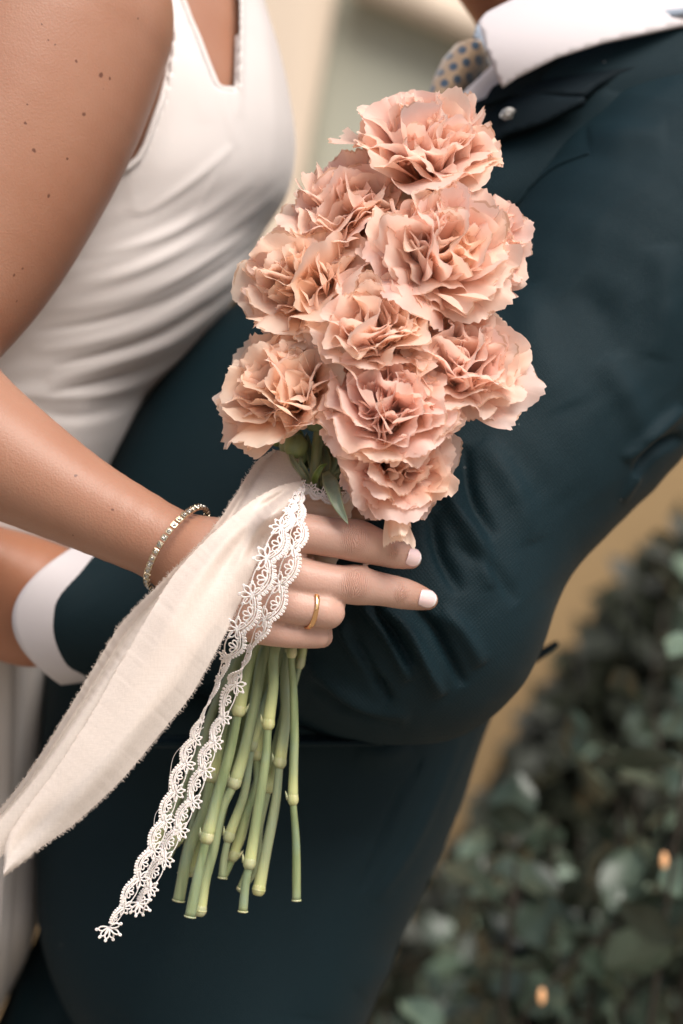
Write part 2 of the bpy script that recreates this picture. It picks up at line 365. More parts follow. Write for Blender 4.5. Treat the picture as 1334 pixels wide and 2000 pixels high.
def folds(V, F, ridges, front=True):
    """ridges: (polyline px, width px, amplitude m, [asym])  raised (+) or sunk (-)"""
    N_ = vnormals(V, F); px, py = inv(V); D = np.zeros(len(V))
    fm = np.clip((-N_[:, 1]+.15)/.4, 0, 1) if front else 1
    for r in ridges:
        pl, w_, a = r[:3]; sp = cr(np.array(pl, float), 5*len(pl)) if len(pl) > 2 else np.array(pl, float)
        xs = (px > sp[:, 0].min()-4*w_) & (px < sp[:, 0].max()+4*w_) & (py > sp[:, 1].min()-4*w_) & (py < sp[:, 1].max()+4*w_)
        if not xs.any(): continue
        d, t, s = polyd(px[xs], py[xs], sp)
        asym = r[3] if len(r) > 3 else 1.0
        ww = np.where(s > 0, w_*asym, w_/max(asym, .01) if asym != 1 else w_)
        tp = np.sin(np.clip(t, .0, 1)*math.pi)**.5 if len(r) < 5 else 1
        D[xs] += a*np.exp(-(d/ww)**2)*tp
    return V+N_*(D*fm)[:, None]

class Loft:
    def __init__(s, rows, p=2.3):          # rows: (py, L, R, yc, h)
        s.a = np.array(rows, float); s.p = p
    def at(s, py):
        a = s.a; return [crl(a[:, 0], a[:, i], py) for i in (1, 2, 3, 4)]
    def front(s, px, py):                  # depth of the front surface under a picture point
        Lx, Rx, yc, h = s.at(py); c = (Lx+Rx)/2; hw = (Rx-Lx)/2
        y = yc
        for _ in range(3):
            xx = (px-667)*(1+y)/(1+yc)+667; t = np.clip(np.abs((xx-c)/hw), 0, .999); y = yc-h*(1-t**s.p)**(1/s.p)
        return y
    def mesh(s, step=8, cols=220):
        py = np.arange(s.a[0, 0], s.a[-1, 0]+1, step); Lx, Rx, yc, h = s.at(py)
        th = np.linspace(0, 2*math.pi, cols, endpoint=False); ct, st = np.cos(th), np.sin(th); e = 2/s.p
        cx = np.sign(ct)*np.abs(ct)**e; sy = np.sign(st)*np.abs(st)**e
        sc_ = (1+yc)/5000
        X = ((Lx+Rx)/2-667)[:, None]*sc_[:, None]+((Rx-Lx)/2*sc_)[:, None]*cx; Y = yc[:, None]+h[:, None]*sy; Z = np.broadcast_to(((1000-py)*sc_+CZ)[:, None], X.shape)
        V = np.stack([X, Y, Z], -1).reshape(-1, 3); n = len(py)
        i, j = np.meshgrid(np.arange(n-1), np.arange(cols), indexing='ij'); i = i.ravel(); j = j.ravel(); k = (j+1) % cols
        F = np.stack([i*cols+j, (i+1)*cols+j, (i+1)*cols+k, i*cols+k], 1)
        return V, F
def inpoly(px, py, pl):
    ins = np.zeros(len(px), bool); n = len(pl)
    for i in range(n):
        x1, y1 = pl[i]; x2, y2 = pl[(i+1) % n]
        c = ((y1 > py) != (y2 > py)) & (px < (x2-x1)*(py-y1)/(y2-y1+1e-12)+x1); ins ^= c
    return ins
def patch(name, pl, depth, m, parent, thick=.002, step=7, off=0.0, smooth=True, curvy=True, label=None):
    """a cloth piece with the given outline laid over a depth function, real thickness behind it"""
    pl = np.array(pl, float)
    B = []
    for i in range(len(pl)):
        a, b = pl[i], pl[(i+1) % len(pl)]; k = max(1, int(np.hypot(*(b-a))/step)); B += [a+(b-a)*t/k for t in range(k)]
    B = np.array(B); x0, y0 = B.min(0); x1, y1 = B.max(0)
    gx, gy = np.meshgrid(np.arange(x0, x1, step), np.arange(y0, y1, step)); gx = gx.ravel(); gy = gy.ravel()
    ok = inpoly(gx, gy, pl); d, _, _ = polyd(gx, gy, np.vstack([pl, pl[:1]])); ok &= d > step*.5
    pts = [Vector(b) for b in B]+[Vector((x, y)) for x, y in zip(gx[ok], gy[ok])]
    nb = len(B); r = delaunay_2d_cdt(pts, [(i, (i+1) % nb) for i in range(nb)], [], 1, 1e-6)
    q = np.array([tuple(v) for v in r[0]]); y = depth(q[:, 0], q[:, 1])+off
    V = np.stack([P(a, b, c) for a, b, c in zip(q[:, 0], q[:, 1], y)]); F = [tuple(f) for f in r[2]]
    # faces must look at the camera
    f0 = F[len(F)//2]; n = np.cross(V[f0[1]]-V[f0[0]], V[f0[2]]-V[f0[0]])
    if n[1] > 0: F = [f[::-1] for f in F]
    o = obj(name, V, F, m, parent, smooth); solid(o, thick, -1.0)
    if label: o['label'] = label
    return o
px_ = 1/5000.0
exec_order = []

# ================================================================== SETTING
gm, N, L = M_('gravel_ground'); b_ = N['Principled BSDF']; p_ = wpos(N)
L.new(mixc(N, L, noise(N, L, 14, 6, p_), (.20, .17, .13), (.34, .30, .24)), b_.inputs['Base Color']); b_.inputs['Roughness'].default_value = .95
g = 40
gv = []; gf = []
for i in range(21):
    for j in range(21): gv.append((-g+4*i, -g+4*j, .015*math.sin(i*1.7)*math.cos(j*2.3)))
gf = [(i*21+j, (i+1)*21+j, (i+1)*21+j+1, i*21+j+1) for i in range(20) for j in range(20)]
tag(obj('ground', gv, gf, gm), kind='structure')
m_wall = simple('ochre_plaster', (.30, .20, .095), rough=.9, var=.14, vs=2.2, bump=.3, bs=30, bd=.004)
m_panel = simple('sage_panel', (.34, .34, .275), rough=.7, var=.06, vs=3)
m_frame = simple('cream_paint', (.60, .49, .38), rough=.6, var=.04, vs=3)
WY = 1.55
def boxobj(name, x0, x1, y0, y1, z0, z1, m, parent=None):
    V = [(x, y, z) for x in (x0, x1) for y in (y0, y1) for z in (z0, z1)]
    o = obj(name, V, [(0, 1, 3, 2), (4, 6, 7, 5), (0, 4, 5, 1), (2, 3, 7, 6), (0, 2, 6, 4), (1, 5, 7, 3)], m, parent, smooth=False)
    bv = o.modifiers.new('edge', 'BEVEL'); bv.width = .004; bv.segments = 2; return o
wall = empty('wall', (0, WY+.2, 0), 'ochre plastered house wall with a cream framed doorway, out of focus behind the couple', 'wall')
boxobj('plaster', -3.2, 3.2, WY, WY+.2, 0, 2.9, m_wall, wall)
door_ = empty('tilted_door', P(700, 420, WY-.03), 'blurred cream framed door with sage green panel, built tilted in place of a camera roll', 'door')  # a door, its shape leaned over to stand in for a rolled camera
cst = lambda y: (lambda a, b: np.full(len(a), y))
patch('panel', [(640, -80), (1010, -80), (900, 520), (520, 520)], cst(WY-.015), m_panel, door_, .012, 60)
patch('stile', [(430, -80), (668, -80), (560, 520), (330, 520)], cst(WY-.055), m_frame, door_, .035, 60)
patch('stile', [(1000, -80), (1130, -80), (1010, 520), (890, 520)], cst(WY-.055), m_frame, door_, .035, 60)
patch('rail', [(700, -78), (760, -78), (1010, 45), (985, 105), (690, -18)], cst(WY-.058), m_frame, door_, .030, 60)
patch('rail', [(580, 380), (930, 470), (915, 520), (560, 520)], cst(WY-.058), m_frame, door_, .030, 60)

# ================================================================== BRIDE
bride = empty('person', P(60, 1400, .17), 'bride with bare tanned arm in white sleeveless draped dress, holding the carnations', 'person')
dressL = Loft([(-110, -330, 512, .175, .085), (0, -330, 517, .175, .09), (100, -330, 546, .175, .095), (200, -330, 568, .175, .10), (290, -330, 577, .175, .10), (370, -330, 563, .175, .10),
    (470, -335, 503, .175, .098), (570, -340, 462, .175, .095), (680, -345, 380, .175, .09), (770, -350, 287, .175, .088), (850, -355, 246, .176, .086), (910, -360, 214, .177, .086),
    (1050, -370, 150, .18, .086), (1200, -390, 110, .185, .088), (1320, -400, 96, .19, .09), (1500, -410, 80, .2, .095), (1700, -420, 80, .21, .10), (1800, -420, 72, .21, .10), (1900, -420, 38, .22, .10), (2000, -430, -12, .22, .10), (2120, -440, -60, .22, .10)])
class TorsoF:
    def __init__(s, lf, ins, ztop, zbot): s.l = lf; s.i = ins; s.zt = ztop; s.zb = zbot
    def __call__(s, X):
        yc0 = .175; py = 1000-(X[..., 2]-CZ)*5000/(1+yc0); Lx, Rx, yc, h = s.l.at(np.clip(py, s.l.a[0, 0], s.l.a[-1, 0])); k = (1+yc)/5000
        cx = ((Lx+Rx)/2-667)*k; hw = (Rx-Lx)/2*k-s.i; h = h-s.i
        t = np.abs(X[..., 0]-cx)/hw; u = np.abs(X[..., 1]-yc)/h
        d = ((t**s.l.p+u**s.l.p)**(1/s.l.p)-1)*np.minimum(hw, h)
        return np.maximum(np.maximum(d, X[..., 2]-s.zt), s.zb-X[..., 2])
zt = P(0, -90, .175)[2]; zb = P(0, 700, .175)[2]
pr = [('f', TorsoF(dressL, .006, zt, zb), np.array((-.26, .07, zb)), np.array((.02, .28, zt)), .012)]
def chain(pts, k=.006, ys=1.0):
    """pts: (px, py, y, r_px)"""
    q = cr(np.array(pts, float), max(2, (len(pts)-1)*3+1)) if len(pts) > 2 else np.array(pts, float)
    cs = [cone(P(a[0], a[1], a[2]), P(b[0], b[1], b[2]), a[3]*(1+a[2])*px_, b[3]*(1+b[2])*px_, k, ys) for a, b in zip(q, q[1:])]
    bx = [pbox(c) for c in cs]; return [('g', cs, np.min([b[0] for b in bx], 0), np.max([b[1] for b in bx], 0), k)]
pr += chain([(95, 40, .045, 244), (32, 190, .04, 250), (-36, 330, .035, 246), (-112, 470, .03, 234), (-192, 600, .02, 204), (-240, 690, .01, 165)], .02)       # upper arm
pr += chain([(60, -60, .07, 180), (-120, -40, .10, 200)], .03)
pr += chain([(-240, 690, .01, 165), (-170, 760, .008, 150), (-90, 832, .006, 140), (0, 889, .004, 120), (160, 981, -.002, 90), (300, 1052, -.008, 75), (378, 1096, -.012, 69)], .010)   # forearm
# hand: wrist, palm, knuckles
pr += chain([(378, 1096, -.012, 66), (440, 1108, -.016, 66)], .010, .85)
for (mx, my, mr) in ((548, 1040, 38), (540, 1105, 40), (520, 1165, 38), (492, 1218, 32)):
    pr += chain([(405, 1100+(my-1100)*.35, -.016, 60), (mx, my, -.024, mr+2)], .007, .9)
FI = [[(548, 1040, -.024, 39), (600, 1042, -.0255, 37), (650, 1050, -.0245, 37), (697, 1056, -.0225, 38.5), (735, 1068, -.019, 34), (770, 1080, -.014, 29), (803, 1091, -.010, 20)],
      [(540, 1110, -.023, 40), (590, 1128, -.0245, 38), (645, 1138, -.0235, 35), (697, 1144, -.021, 35.5), (745, 1151, -.016, 31), (790, 1160, -.009, 29), (836, 1172, -.0045, 19.5)],
      [(520, 1170, -.023, 36), (575, 1184, -.026, 33), (610, 1190, -.0255, 31.5), (645, 1197, -.022, 30), (632, 1203, .004, 25), (590, 1200, .013, 22)],
      [(492, 1226, -.020, 29), (555, 1238, -.022, 25), (605, 1242, -.020, 23), (628, 1243, -.016, 21.5), (615, 1244, .002, 19), (575, 1240, .011, 17)]]
for q_, f in enumerate(FI): pr += chain(f, .0026 if q_ < 2 else .0013)
# soft pads at the joints
pr += chain([(694, 1054, -.0243, 34), (700, 1056, -.0241, 34)], .003)+chain([(694, 1141, -.0223, 31.5), (700, 1142, -.0221, 31.5)], .003)
# thumb passes behind the wrap and shows on its far side
pr += chain([(430, 1080, -.008, 50), (500, 1020, .008, 40), (590, 985, .020, 34), (680, 982, .020, 32), (735, 990, .014, 27)], .008)
Vb, Fb = sdf_mesh(pr, .00165)
def mole(px, py, y, r): return (P(px, py, y), r*px_)
moles = []
def surf_y(px, py, prims=None):            # first hit along the view ray
    prims = prims or pr; y = np.full(1, -.08)
    for _ in range(400):
        d = fev(prims, P(px, py, float(y[0]))[None])[0]; y += min(max(d*.6, .0002), .0015) if d > 0 else 0
        if d <= 0: break
    return float(y[0])
for (a, b, c) in ((197, 147, 6), (214, 154, 4.5), (164, 222, 5), (67, 293, 5), (131, 310, 4), (95, 382, 4.5), (149, 119, 3), (94, 78, 2.5), (107, 88, 2.5), (201, 173, 3), (54, 204, 2.5), (44, 524, 3), (27, 539, 3.5), (49, 241, 3), (80, 47, 3), (270, 35, 3),
                  (147, 929, 4), (221, 996, 4), (143, 1046, 3), (33, 588, 3)):
    moles.append((P(a, b, surf_y(a, b)), c*px_*.85))
def fdir(a, b): d = P(*b[:3])-P(*a[:3]); return d/np.linalg.norm(d)
KN = []
for (px, py, f, i, r) in ((697, 1052, FI[0], 3, .0085), (697, 1141, FI[1], 3, .0085), (768, 1078, FI[0], 5, .004), (785, 1158, FI[1], 5, .0052)):
    KN.append((P(px, py, surf_y(px, py)), fdir(f[i-1], f[min(i+1, len(f)-1)]), r, 3000, 1.7))
SK = (.350, .180, .116)
m_skin = skin_mat('tanned_skin', SK, moles, KN, pink=(P(620, 1130, -.02), .040, (.53, .325, .255)))
obj('body', Vb, Fb, m_skin, bride)
def nail(px, py, ang, Lp, Wp, f, yc, nm='fingernail'):
    """nail plate curved over the fingertip; px size Lp x Wp"""
    c = P(px, py, yc); d = np.array((math.cos(ang), 0, -math.sin(ang))); tip = P(*f[-1][:3])-P(*f[-2][:3]); tip /= np.linalg.norm(tip); d = tip
    side = np.cross(d, (0, -1, 0)); side /= np.linalg.norm(side); up = np.cross(side, d); up /= np.linalg.norm(up)
    if up[1] > 0: up = -up
    V = []; nu, nv = 13, 15; mats = []
    for i in range(nv):
        v = i/(nv-1); x = (v-.5)*2*Lp*px_; wv = Wp*px_*(.80+.20*math.sin(v*math.pi*.75)) * (math.sqrt(max(0, 1-((v-.60)/.415)**2)) if v > .60 else 1)*(math.sqrt(max(0.02, 1-((.16-v)/.17)**2)) if v < .16 else 1)
        for j in range(nu):
            u = (j/(nu-1)-.5)*2; V.append(c+d*x+side*u*wv-up*(u*u*wv*wv/(Wp*px_)*.55+.00012)-up*(max(0, v-.1)**2)*Lp*px_*.50)
    F = [(i*nu+j, i*nu+j+1, (i+1)*nu+j+1, (i+1)*nu+j) for i in range(nv-1) for j in range(nu-1)]
    o = obj(nm, V, F, m_nail, bride); o.data.materials.append(m_nailtip)
    for k, pl_ in enumerate(o.data.polygons):
        if k//(nu-1) > 11: pl_.material_index = 1
    solid(o, .0004, 0); return o
for (px, py, f, Lp, Wp) in ((811, 1091, FI[0], 17.5, 17.5), (838, 1171, FI[1], 21, 17.5)):
    nail(px, py, 0, Lp, Wp, f, surf_y(px-8, py)-.0006)
# dress: loft, cut at neckline and armhole, then folded
V, F = dressL.mesh(5, 300)
px, py = inv(V)
neck = [(356, -200), (356, 0), (370, 38), (386, 74), (403, 120), (421, 164), (428, 172), (437, 175), (464, 176), (467, 60), (468, -200)]
arm_ = [(-900, -200), (325, -200), (326, 0), (339, 66), (334, 110), (328, 150), (316, 196), (300, 240), (284, 285), (270, 310), (252, 326), (226, 337), (-900, 345)]
Nn = vnormals(V, F); fc = V[F].mean(1); fx, fy = inv(fc); front = Nn[F].mean(1)[:, 1] < .0
cut = (inpoly(fx, fy, neck) | inpoly(fx, fy, arm_)) & front
cut |= (~front) & (fy < 60)
F2 = F[~cut]
# snap the cut edge to the outlines
ed = {}
for f in F2:
    for a in range(4):
        e = tuple(sorted((int(f[a]), int(f[(a+1) % 4])))); ed[e] = ed.get(e, 0)+1
bv = np.array(sorted({v for e, c in ed.items() if c == 1 for v in e}))
for pl in (neck, arm_):
    sp = np.array(pl, float); seg = []
    for v in bv:
        if not (abs(py[v]+110) > 8 and Nn[v][1] < .05): continue
        best = (1e9, None)
        for i in range(len(sp)-1):
            a, b = sp[i], sp[i+1]; q = np.array((px[v], py[v])); t = np.clip((q-a)@(b-a)/((b-a)@(b-a)), 0, 1); c = a+t*(b-a); d = np.hypot(*(q-c))
            if d < best[0]: best = (d, c)
        if best[0] < 12:
            c = best[1]; o_ = next((c+np.array(d_)*3.2 for d_ in ((1, 0), (-1, 0), (0, 1), (.7, .7), (-.7, .7), (.7, -.7)) if not (inpoly(np.array([c[0]+d_[0]*6]), np.array([c[1]+d_[1]*6]), neck)[0] or inpoly(np.array([c[0]+d_[0]*6]), np.array([c[1]+d_[1]*6]), arm_)[0])), c)
            V[v] = P(o_[0], o_[1], V[v][1])
rd = []
def R(pl, w_, a, *k): rd.append((pl, w_, a)+k)
R([(60, 690), (180, 668), (300, 630), (420, 560), (500, 500)], 13, .0030)
R([(90, 745), (200, 715), (320, 672), (420, 610), (490, 560)], 11, .0032)
R([(70, 610), (200, 590), (330, 545), (430, 490), (520, 450)], 15, .0024)
R([(130, 555), (250, 530), (380, 478), (480, 420), (560, 370)], 14, .0022)
R([(0, 770), (100, 775), (210, 765), (320, 725), (400, 665)], 12, .0030)
R([(150, 500), (280, 470), (400, 420), (500, 350)], 10, .0014)
R([(100, 716), (210, 690), (320, 650), (410, 590)], 7, -.0026)
R([(60, 650), (200, 628), (330, 586), (440, 520)], 8, -.0022)
R([(90, 770), (210, 742), (330, 700), (410, 640)], 7, -.0028)
R([(160, 505), (260, 480), (360, 440), (452, 285)], 5, .0008)
R([(262, 420), (300, 405), (380, 350), (455, 285)], 7, .0022)
R([(262, 330), (258, 370), (264, 420)], 5, .0012)
R([(60, 800), (140, 815), (230, 800), (290, 770)], 12, -.0020)
R([(160, 780), (150, 860), (130, 940)], 20, .0015)
R([(0, 780), (60, 860), (110, 950)], 22, .0018)
R([(430, 172), (445, 230), (462, 290)], 6, .0016); R([(470, -60), (468, 90), (467, 230)], 7, .0022)
R([(500, -60), (520, 90), (535, 260), (520, 400)], 14, .0014)
R([(350, 0), (370, 120), (400, 240)], 16, .0010); R([(340, 60), (330, 190), (290, 330)], 9, .0012)
for x0, w_, a in ((12, 14, .005), (52, 10, -.006), (75, 8, .004), (-30, 16, -.004), (30, 9, -.003)):
    R([(x0+6, 1250), (x0, 1500), (x0-10, 1700), (x0-40, 2000)], w_, a)
rd = [(f[0], f[1]*1.0, f[2]*.42)+tuple(f[3:]) for f in rd]
V = folds(V, F, rd)
nv_ = vnormals(V, F); qx, qy = inv(V); cc_ = qy+190*np.clip((qx-60)/440, 0, 2)**2-60*np.clip((60-qx)/300, 0, 1)
env = np.clip((qy-330)/200, 0, 1)*np.clip((860-qy-.0*qx)/90, 0, 1)*np.clip(-nv_[:, 1]*3+.4, 0, 1)*np.clip((qx+250)/300, .2, 1)
g1 = .55*np.sin(cc_/8.5+1.7*np.sin(cc_/41)+.006*qx)+.75*np.sin(cc_/19+2.1*np.sin(cc_/67)+1+.004*qx)+.5*np.sin(cc_/5.1+3*np.sin(cc_/53))*np.clip((qx-150)/250, 0, 1)
V = V+nv_*(env*g1*.00036)[:, None]
dress = obj('dress', V, F2, m_dress, bride); solid(dress, .0012, -1)
dfr = lambda x, y: float(dressL.front(np.array([x]), np.array([y]))[0])
for pl in (neck[1:-1], arm_[2:-1]):
    q = cr(np.array(pl, float), 90) if pl is not neck[1:-1] and len(pl) > 11 else np.concatenate([np.linspace(a_, b_2, 10)[:-1] for a_, b_2 in zip(np.array(pl, float), np.array(pl, float)[1:])])
    b = MB(); b.tube([P(x, y, dfr(x, y)-.0004) for x, y in q], .0016, 8); b.build('hem', m_dress, bride)

# ================================================================== GROOM
groom = empty('person', P(560, 2100, .2), 'groom in dark navy suit with white shirt and dotted tie, arm around the bride', 'person')
jackL = Loft([(-60, 1360, 1760, .20, .06), (20, 1300, 1740, .195, .07), (60, 1170, 1740, .19, .075), (110, 1035, 1720, .185, .08), (180, 905, 1700, .18, .082), (300, 830, 1660, .18, .082), (420, 700, 1560, .18, .08), (500, 570, 1480, .185, .078), (585, 472, 1400, .19, .075), (700, 352, 1330, .19, .072), (830, 255, 1260, .19, .070), (920, 213, 1200, .19, .070),
    (1050, 165, 1120, .19, .070), (1200, 110, 1058, .19, .072), (1290, 95, 1012, .19, .075), (1360, 90, 975, .19, .08), (1430, 85, 945, .19, .08), (1560, 78, 902, .19, .08), (1700, 76, 842, .19, .08), (1800, 82, 795, .19, .08), (1860, 96, 768, .19, .08), (1940, 128, 735, .19, .08), (2010, 172, 706, .19, .08), (2100, 250, 665, .19, .08)], 2.6)
V, F = jackL.mesh(5, 420)
V = folds(V, F, [([(900, 1440), (850, 1560), (800, 1660), (735, 1760)], 12, .0016), ([(830, 1480), (780, 1560), (740, 1660), (700, 1740)], 8, -.0018),
    ([(950, 1400), (900, 1500), (860, 1600)], 10, .001), ([(420, 1620), (520, 1500), (640, 1440)], 50, .003), ([(620, 1990), (640, 1800), (700, 1640)], 60, .002),
    ([(240, 1990), (330, 1850), (380, 1700)], 50, .0015), ([(700, 1460), (740, 1475), (800, 1450)], 24, .003), ([(1200, 180), (1190, 260), (1290, 262)], 40, .002),
    ([(880, 270), (1000, 255), (1100, 215)], 14, -.002), ([(880, 1990), (760, 1900), (700, 1940)], 26, .002)])
jacket = obj('jacket', V, F, m_suit, groom)
# trousers below and behind the jacket front
trL = Loft([(1640, 120, 640, .25, .07), (1760, 92, 640, .25, .075), (1830, 70, 640, .25, .08), (1900, 36, 640, .25, .085), (1980, 2, 640, .25, .085), (2120, -70, 600, .25, .085)])
V, F = trL.mesh(10, 140); V = folds(V, F, [([(60, 1860), (40, 1960), (0, 2080)], 14, .002), ([(110, 1850), (120, 1960), (90, 2080)], 12, -.002)]); obj('trousers', V, F, m_suit, groom)
# sleeve: upper arm, elbow, forearm
sp_ = chain([(1330, 420, .13, 300), (1240, 540, .115, 275), (1121, 737, .105, 262), (980, 887, .09, 256), (860, 1034, .078, 244), (784, 1172, .070, 249)], .02, .88)
sp_ += chain([(784, 1172, .070, 249), (690, 1190, .074, 230), (560, 1200, .078, 188), (380, 1200, .084, 150), (235, 1203, .088, 130), (110, 1203, .090, 122)], .03, .9)
Vs, Fs = sdf_mesh(sp_, .0014, 1)
# open the sleeve end: keep what lies right of the cuff line
sx, sy = inv(Vs)
fo = []
def S(pl, w_, a, *k): fo.append((pl, w_, a)+k)
S([(700, 1170), (735, 1210), (770, 1260), (800, 1330)], 11, .0050); S([(740, 1180), (790, 1220), (830, 1290), (862, 1360)], 13, .0062)
S([(722, 1180), (765, 1235), (800, 1300)], 8, -.0050); S([(800, 1180), (850, 1230), (882, 1290), (905, 1340)], 10, -.0045)
S([(660, 1210), (690, 1260), (740, 1330)], 12, .0038); S([(680, 1230), (715, 1290), (760, 1370)], 9, -.0045)
S([(860, 1190), (900, 1230), (940, 1300)], 16, .0036); S([(600, 1290), (650, 1340), (730, 1390), (800, 1400)], 16, .0034); S([(610, 1330), (680, 1385), (780, 1412)], 10, -.0030)
S([(870, 880), (880, 980), (930, 1060), (960, 1150)], 16, .0040); S([(905, 870), (920, 960), (965, 1050)], 12, -.0040); S([(840, 1000), (860, 1080), (900, 1160)], 14, -.0042)
S([(940, 860), (1000, 950), (1040, 1060)], 24, .0026); S([(880, 1060), (960, 1110), (1010, 1180)], 14, -.0020)
S([(1334, 850), (1280, 880), (1240, 930)], 9, -.0055); S([(1334, 800), (1270, 850), (1220, 900)], 12, .0034); S([(1300, 870), (1255, 915), (1215, 980)], 8, .002)
S([(1180, 700), (1230, 780), (1260, 860)], 28, .0024); S([(1120, 560), (1180, 620), (1200, 700)], 34, -.0016); S([(1020, 560), (1060, 700), (1100, 800)], 40, .0020)
S([(1290, 480), (1300, 600), (1280, 700)], 30, .0022)
S([(1150, 270), (1230, 262), (1300, 262)], 26, .0022)
nv_ = vnormals(Vs, Fs); a1, a2 = inv(Vs)
Vs = Vs+nv_*(0.00018*np.sin(a1/37+1.6*np.sin(a2/61))*np.sin(a2/29+1.3*np.sin(a1/47))+0.00010*np.sin(a1/13+a2/19+2*np.sin(a2/31)))[:, None]
fo = [(f[0], f[1]*1.05, f[2]*1.15)+tuple(f[3:]) for f in fo]
Vs = folds(Vs, Fs, fo)
ln = np.interp(sy, [1040, 1080, 1100, 1140, 1200, 1260, 1290, 1335, 1400], [150, 142, 118, 92, 84, 90, 100, 116, 130])
keep = (sx > ln)[Fs].all(1)
Fk = Fs[keep]; ec = {}
for f in Fk:
    for a in range(4):
        e = tuple(sorted((int(f[a]), int(f[(a+1) % 4])))); ec[e] = ec.get(e, 0)+1
bvs = sorted({v for e, c in ec.items() if c == 1 for v in e})
for v in bvs: Vs[v, 0] += (ln[v]-sx[v])*(1+Vs[v, 1])*px_
sleeve = obj('sleeve', Vs, Fk, m_suit, groom); solid(sleeve, .0016, -1)
def seam(pts, fn, parent, r=.0007, n=60, name='seam'):
    q = cr(np.array(pts, float), n); b = MB(); b.tube([P(x, y, fn(x, y)) for x, y in q], r, 6); b.build(name, m_suit, parent)
sfn = lambda x, y: surf_y(x, y, sp_)
seam([(1005, 400), (1040, 362), (1085, 325), (1150, 299)], lambda x, y: min(sfn(x, y), float(jackL.front(np.array([x]), np.array([y]))[0]))-.0007, groom, .00055)
jfn = lambda x, y: float(jackL.front(np.array([x]), np.array([y]))[0])-.0004
seam([(842, 1440), (815, 1520), (770, 1640), (715, 1760), (690, 1800)], jfn, groom)
seam([(1290, 118), (1315, 170), (1328, 230), (1334, 290)], jfn, groom)
# shirt cuff: short flared tube showing past the sleeve
mb = []; n1, n2 = 14, 64
for i in range(n1):
    t = i/(n1-1); cx = 190-t*44; yc = .088; 
    for j in range(n2):
        th = 2*math.pi*j/n2; zz = math.sin(th); yy = math.cos(th); rr = 124+7*t
        ox = -118*(1-zz*zz)*t*.9-16*t+ (0 if zz > 0 else 26*zz*zz*t*-.0)
        mb.append(P(cx+ox*(1 if yy < 0 else .35)+(-26 if 0 else 0)+(-zz*-12), 1203-rr*zz, yc+yy*rr*px_*.85))
F = [(i*n2+j, i*n2+(j+1) % n2, (i+1)*n2+(j+1) % n2, (i+1)*n2+j) for i in range(n1-1) for j in range(n2)]
cuff = obj('shirt_cuff', mb, F, m_shirt, groom); solid(cuff, .0016, 0)
# groom skin: hand behind the bride's arm, arm inside the sleeve, neck
gp = chain([(1120, -60, .19, 150), (1130, 60, .19, 150), (1300, 300, .19, 150), (1240, 540, .135, 150), (990, 887, .11, 140), (815, 1160, .09, 150), (560, 1200, .092, 120), (250, 1195, .096, 92), (60, 1180, .10, 96)], .02)
gp += chain([(60, 1180, .10, 96), (-90, 1140, .10, 118)], .02, .7)+chain([(40, 1130, .09, 62), (-60, 1080, .082, 60), (-160, 1060, .085, 52)], .015)
for k in range(4): gp += chain([(-90, 1070+48*k, .095, 42), (-200, 1060+52*k, .10, 38), (-290, 1070+52*k, .12, 35), (-350, 1085+50*k, .15, 30)], .004)
gp += chain([(990, 30, .17, 60), (960, -60, .16, 90)], .02)
Vg, Fg = sdf_mesh(gp, .0035, 1)
m_gskin = skin_mat('groom_skin', (.36, .155, .085), [])
obj('body', Vg, Fg, m_gskin, groom)
jf = lambda a, b: jackL.front(a, b)
# shirt, collar, tie, jacket collar and lapel
def shf(a, b): return np.array([.108+.00018*abs(x-1150)*.3 for x in a])
patch('shirt_front', [(880, 215), (905, 180), (935, 152), (968, 120), (1060, 60), (1120, 90), (1000, 180), (930, 240)], lambda a, b: .112+0*a, m_shirt, groom, .003, 10)
def colf(a, b): return .094+((a-1080)/420.0)**2*.03-.006*np.sin((b)/60.)
patch('shirt_collar', [(934, 42), (950, 24), (985, 6), (1040, -20), (1100, -60), (1460, -60), (1450, 40), (1334, 48), (1180, 82), (1090, 112), (1010, 152), (982, 172), (973, 158), (958, 118), (945, 80)], colf, m_shirt, groom, .003, 10)
def tief(a, b): 
    t = ((a-905)*.83+(b-120)*.55)/34.0; return .112+.010*np.clip(np.abs(t), 0, 1.4)**2
m_tie, N, L = M_('dotted_silk_tie'); b_ = N['Principled BSDF']; p_ = wpos(N)
mp = nd(N, 'Mapping'); mp.inputs['Rotation'].default_value = (0, R_(-28), 0); L.new(p_, mp.inputs['Vector'])
sx_ = nd(N, 'SeparateXYZ'); L.new(mp.outputs[0], sx_.inputs[0])
def cellf(o, off): return math_(N, L, 'SUBTRACT', math_(N, L, 'FRACT', math_(N, L, 'MULTIPLY_ADD', o, 120, off)), .5)
ds = []
for off in (0.0, .5):
    u_, v_ = cellf(sx_.outputs[0], off), cellf(sx_.outputs[2], off)
    ds.append(math_(N, L, 'ADD', math_(N, L, 'MULTIPLY', u_, u_), math_(N, L, 'MULTIPLY', v_, v_)))
dd = math_(N, L, 'MINIMUM', ds[0], ds[1])
L.new(mixc(N, L, math_(N, L, 'LESS_THAN', dd, .050), mixc(N, L, noise(N, L, 900, 3, p_), (.25, .17, .105), (.34, .24, .15)), (.03, .055, .09)), b_.inputs['Base Color']); b_.inputs['Roughness'].default_value = .45; b_.inputs['Sheen Weight'].default_value = .3
patch('tie', [(835, 190), (846, 152), (864, 116), (893, 84), (922, 76), (940, 80), (952, 108), (964, 140), (940, 165), (900, 200), (870, 225)], tief, m_tie, groom, .004, 7)
m_knot = cloth_mat('blue_grey_floral', (.28, .33, .40), scale=900, rough=.6, var=.4)
patch('tie_knot', [(924, 74), (930, 52), (936, 44), (946, 76), (952, 104), (938, 84)], lambda a, b: .118+0*a, m_knot, groom, .006, 7)
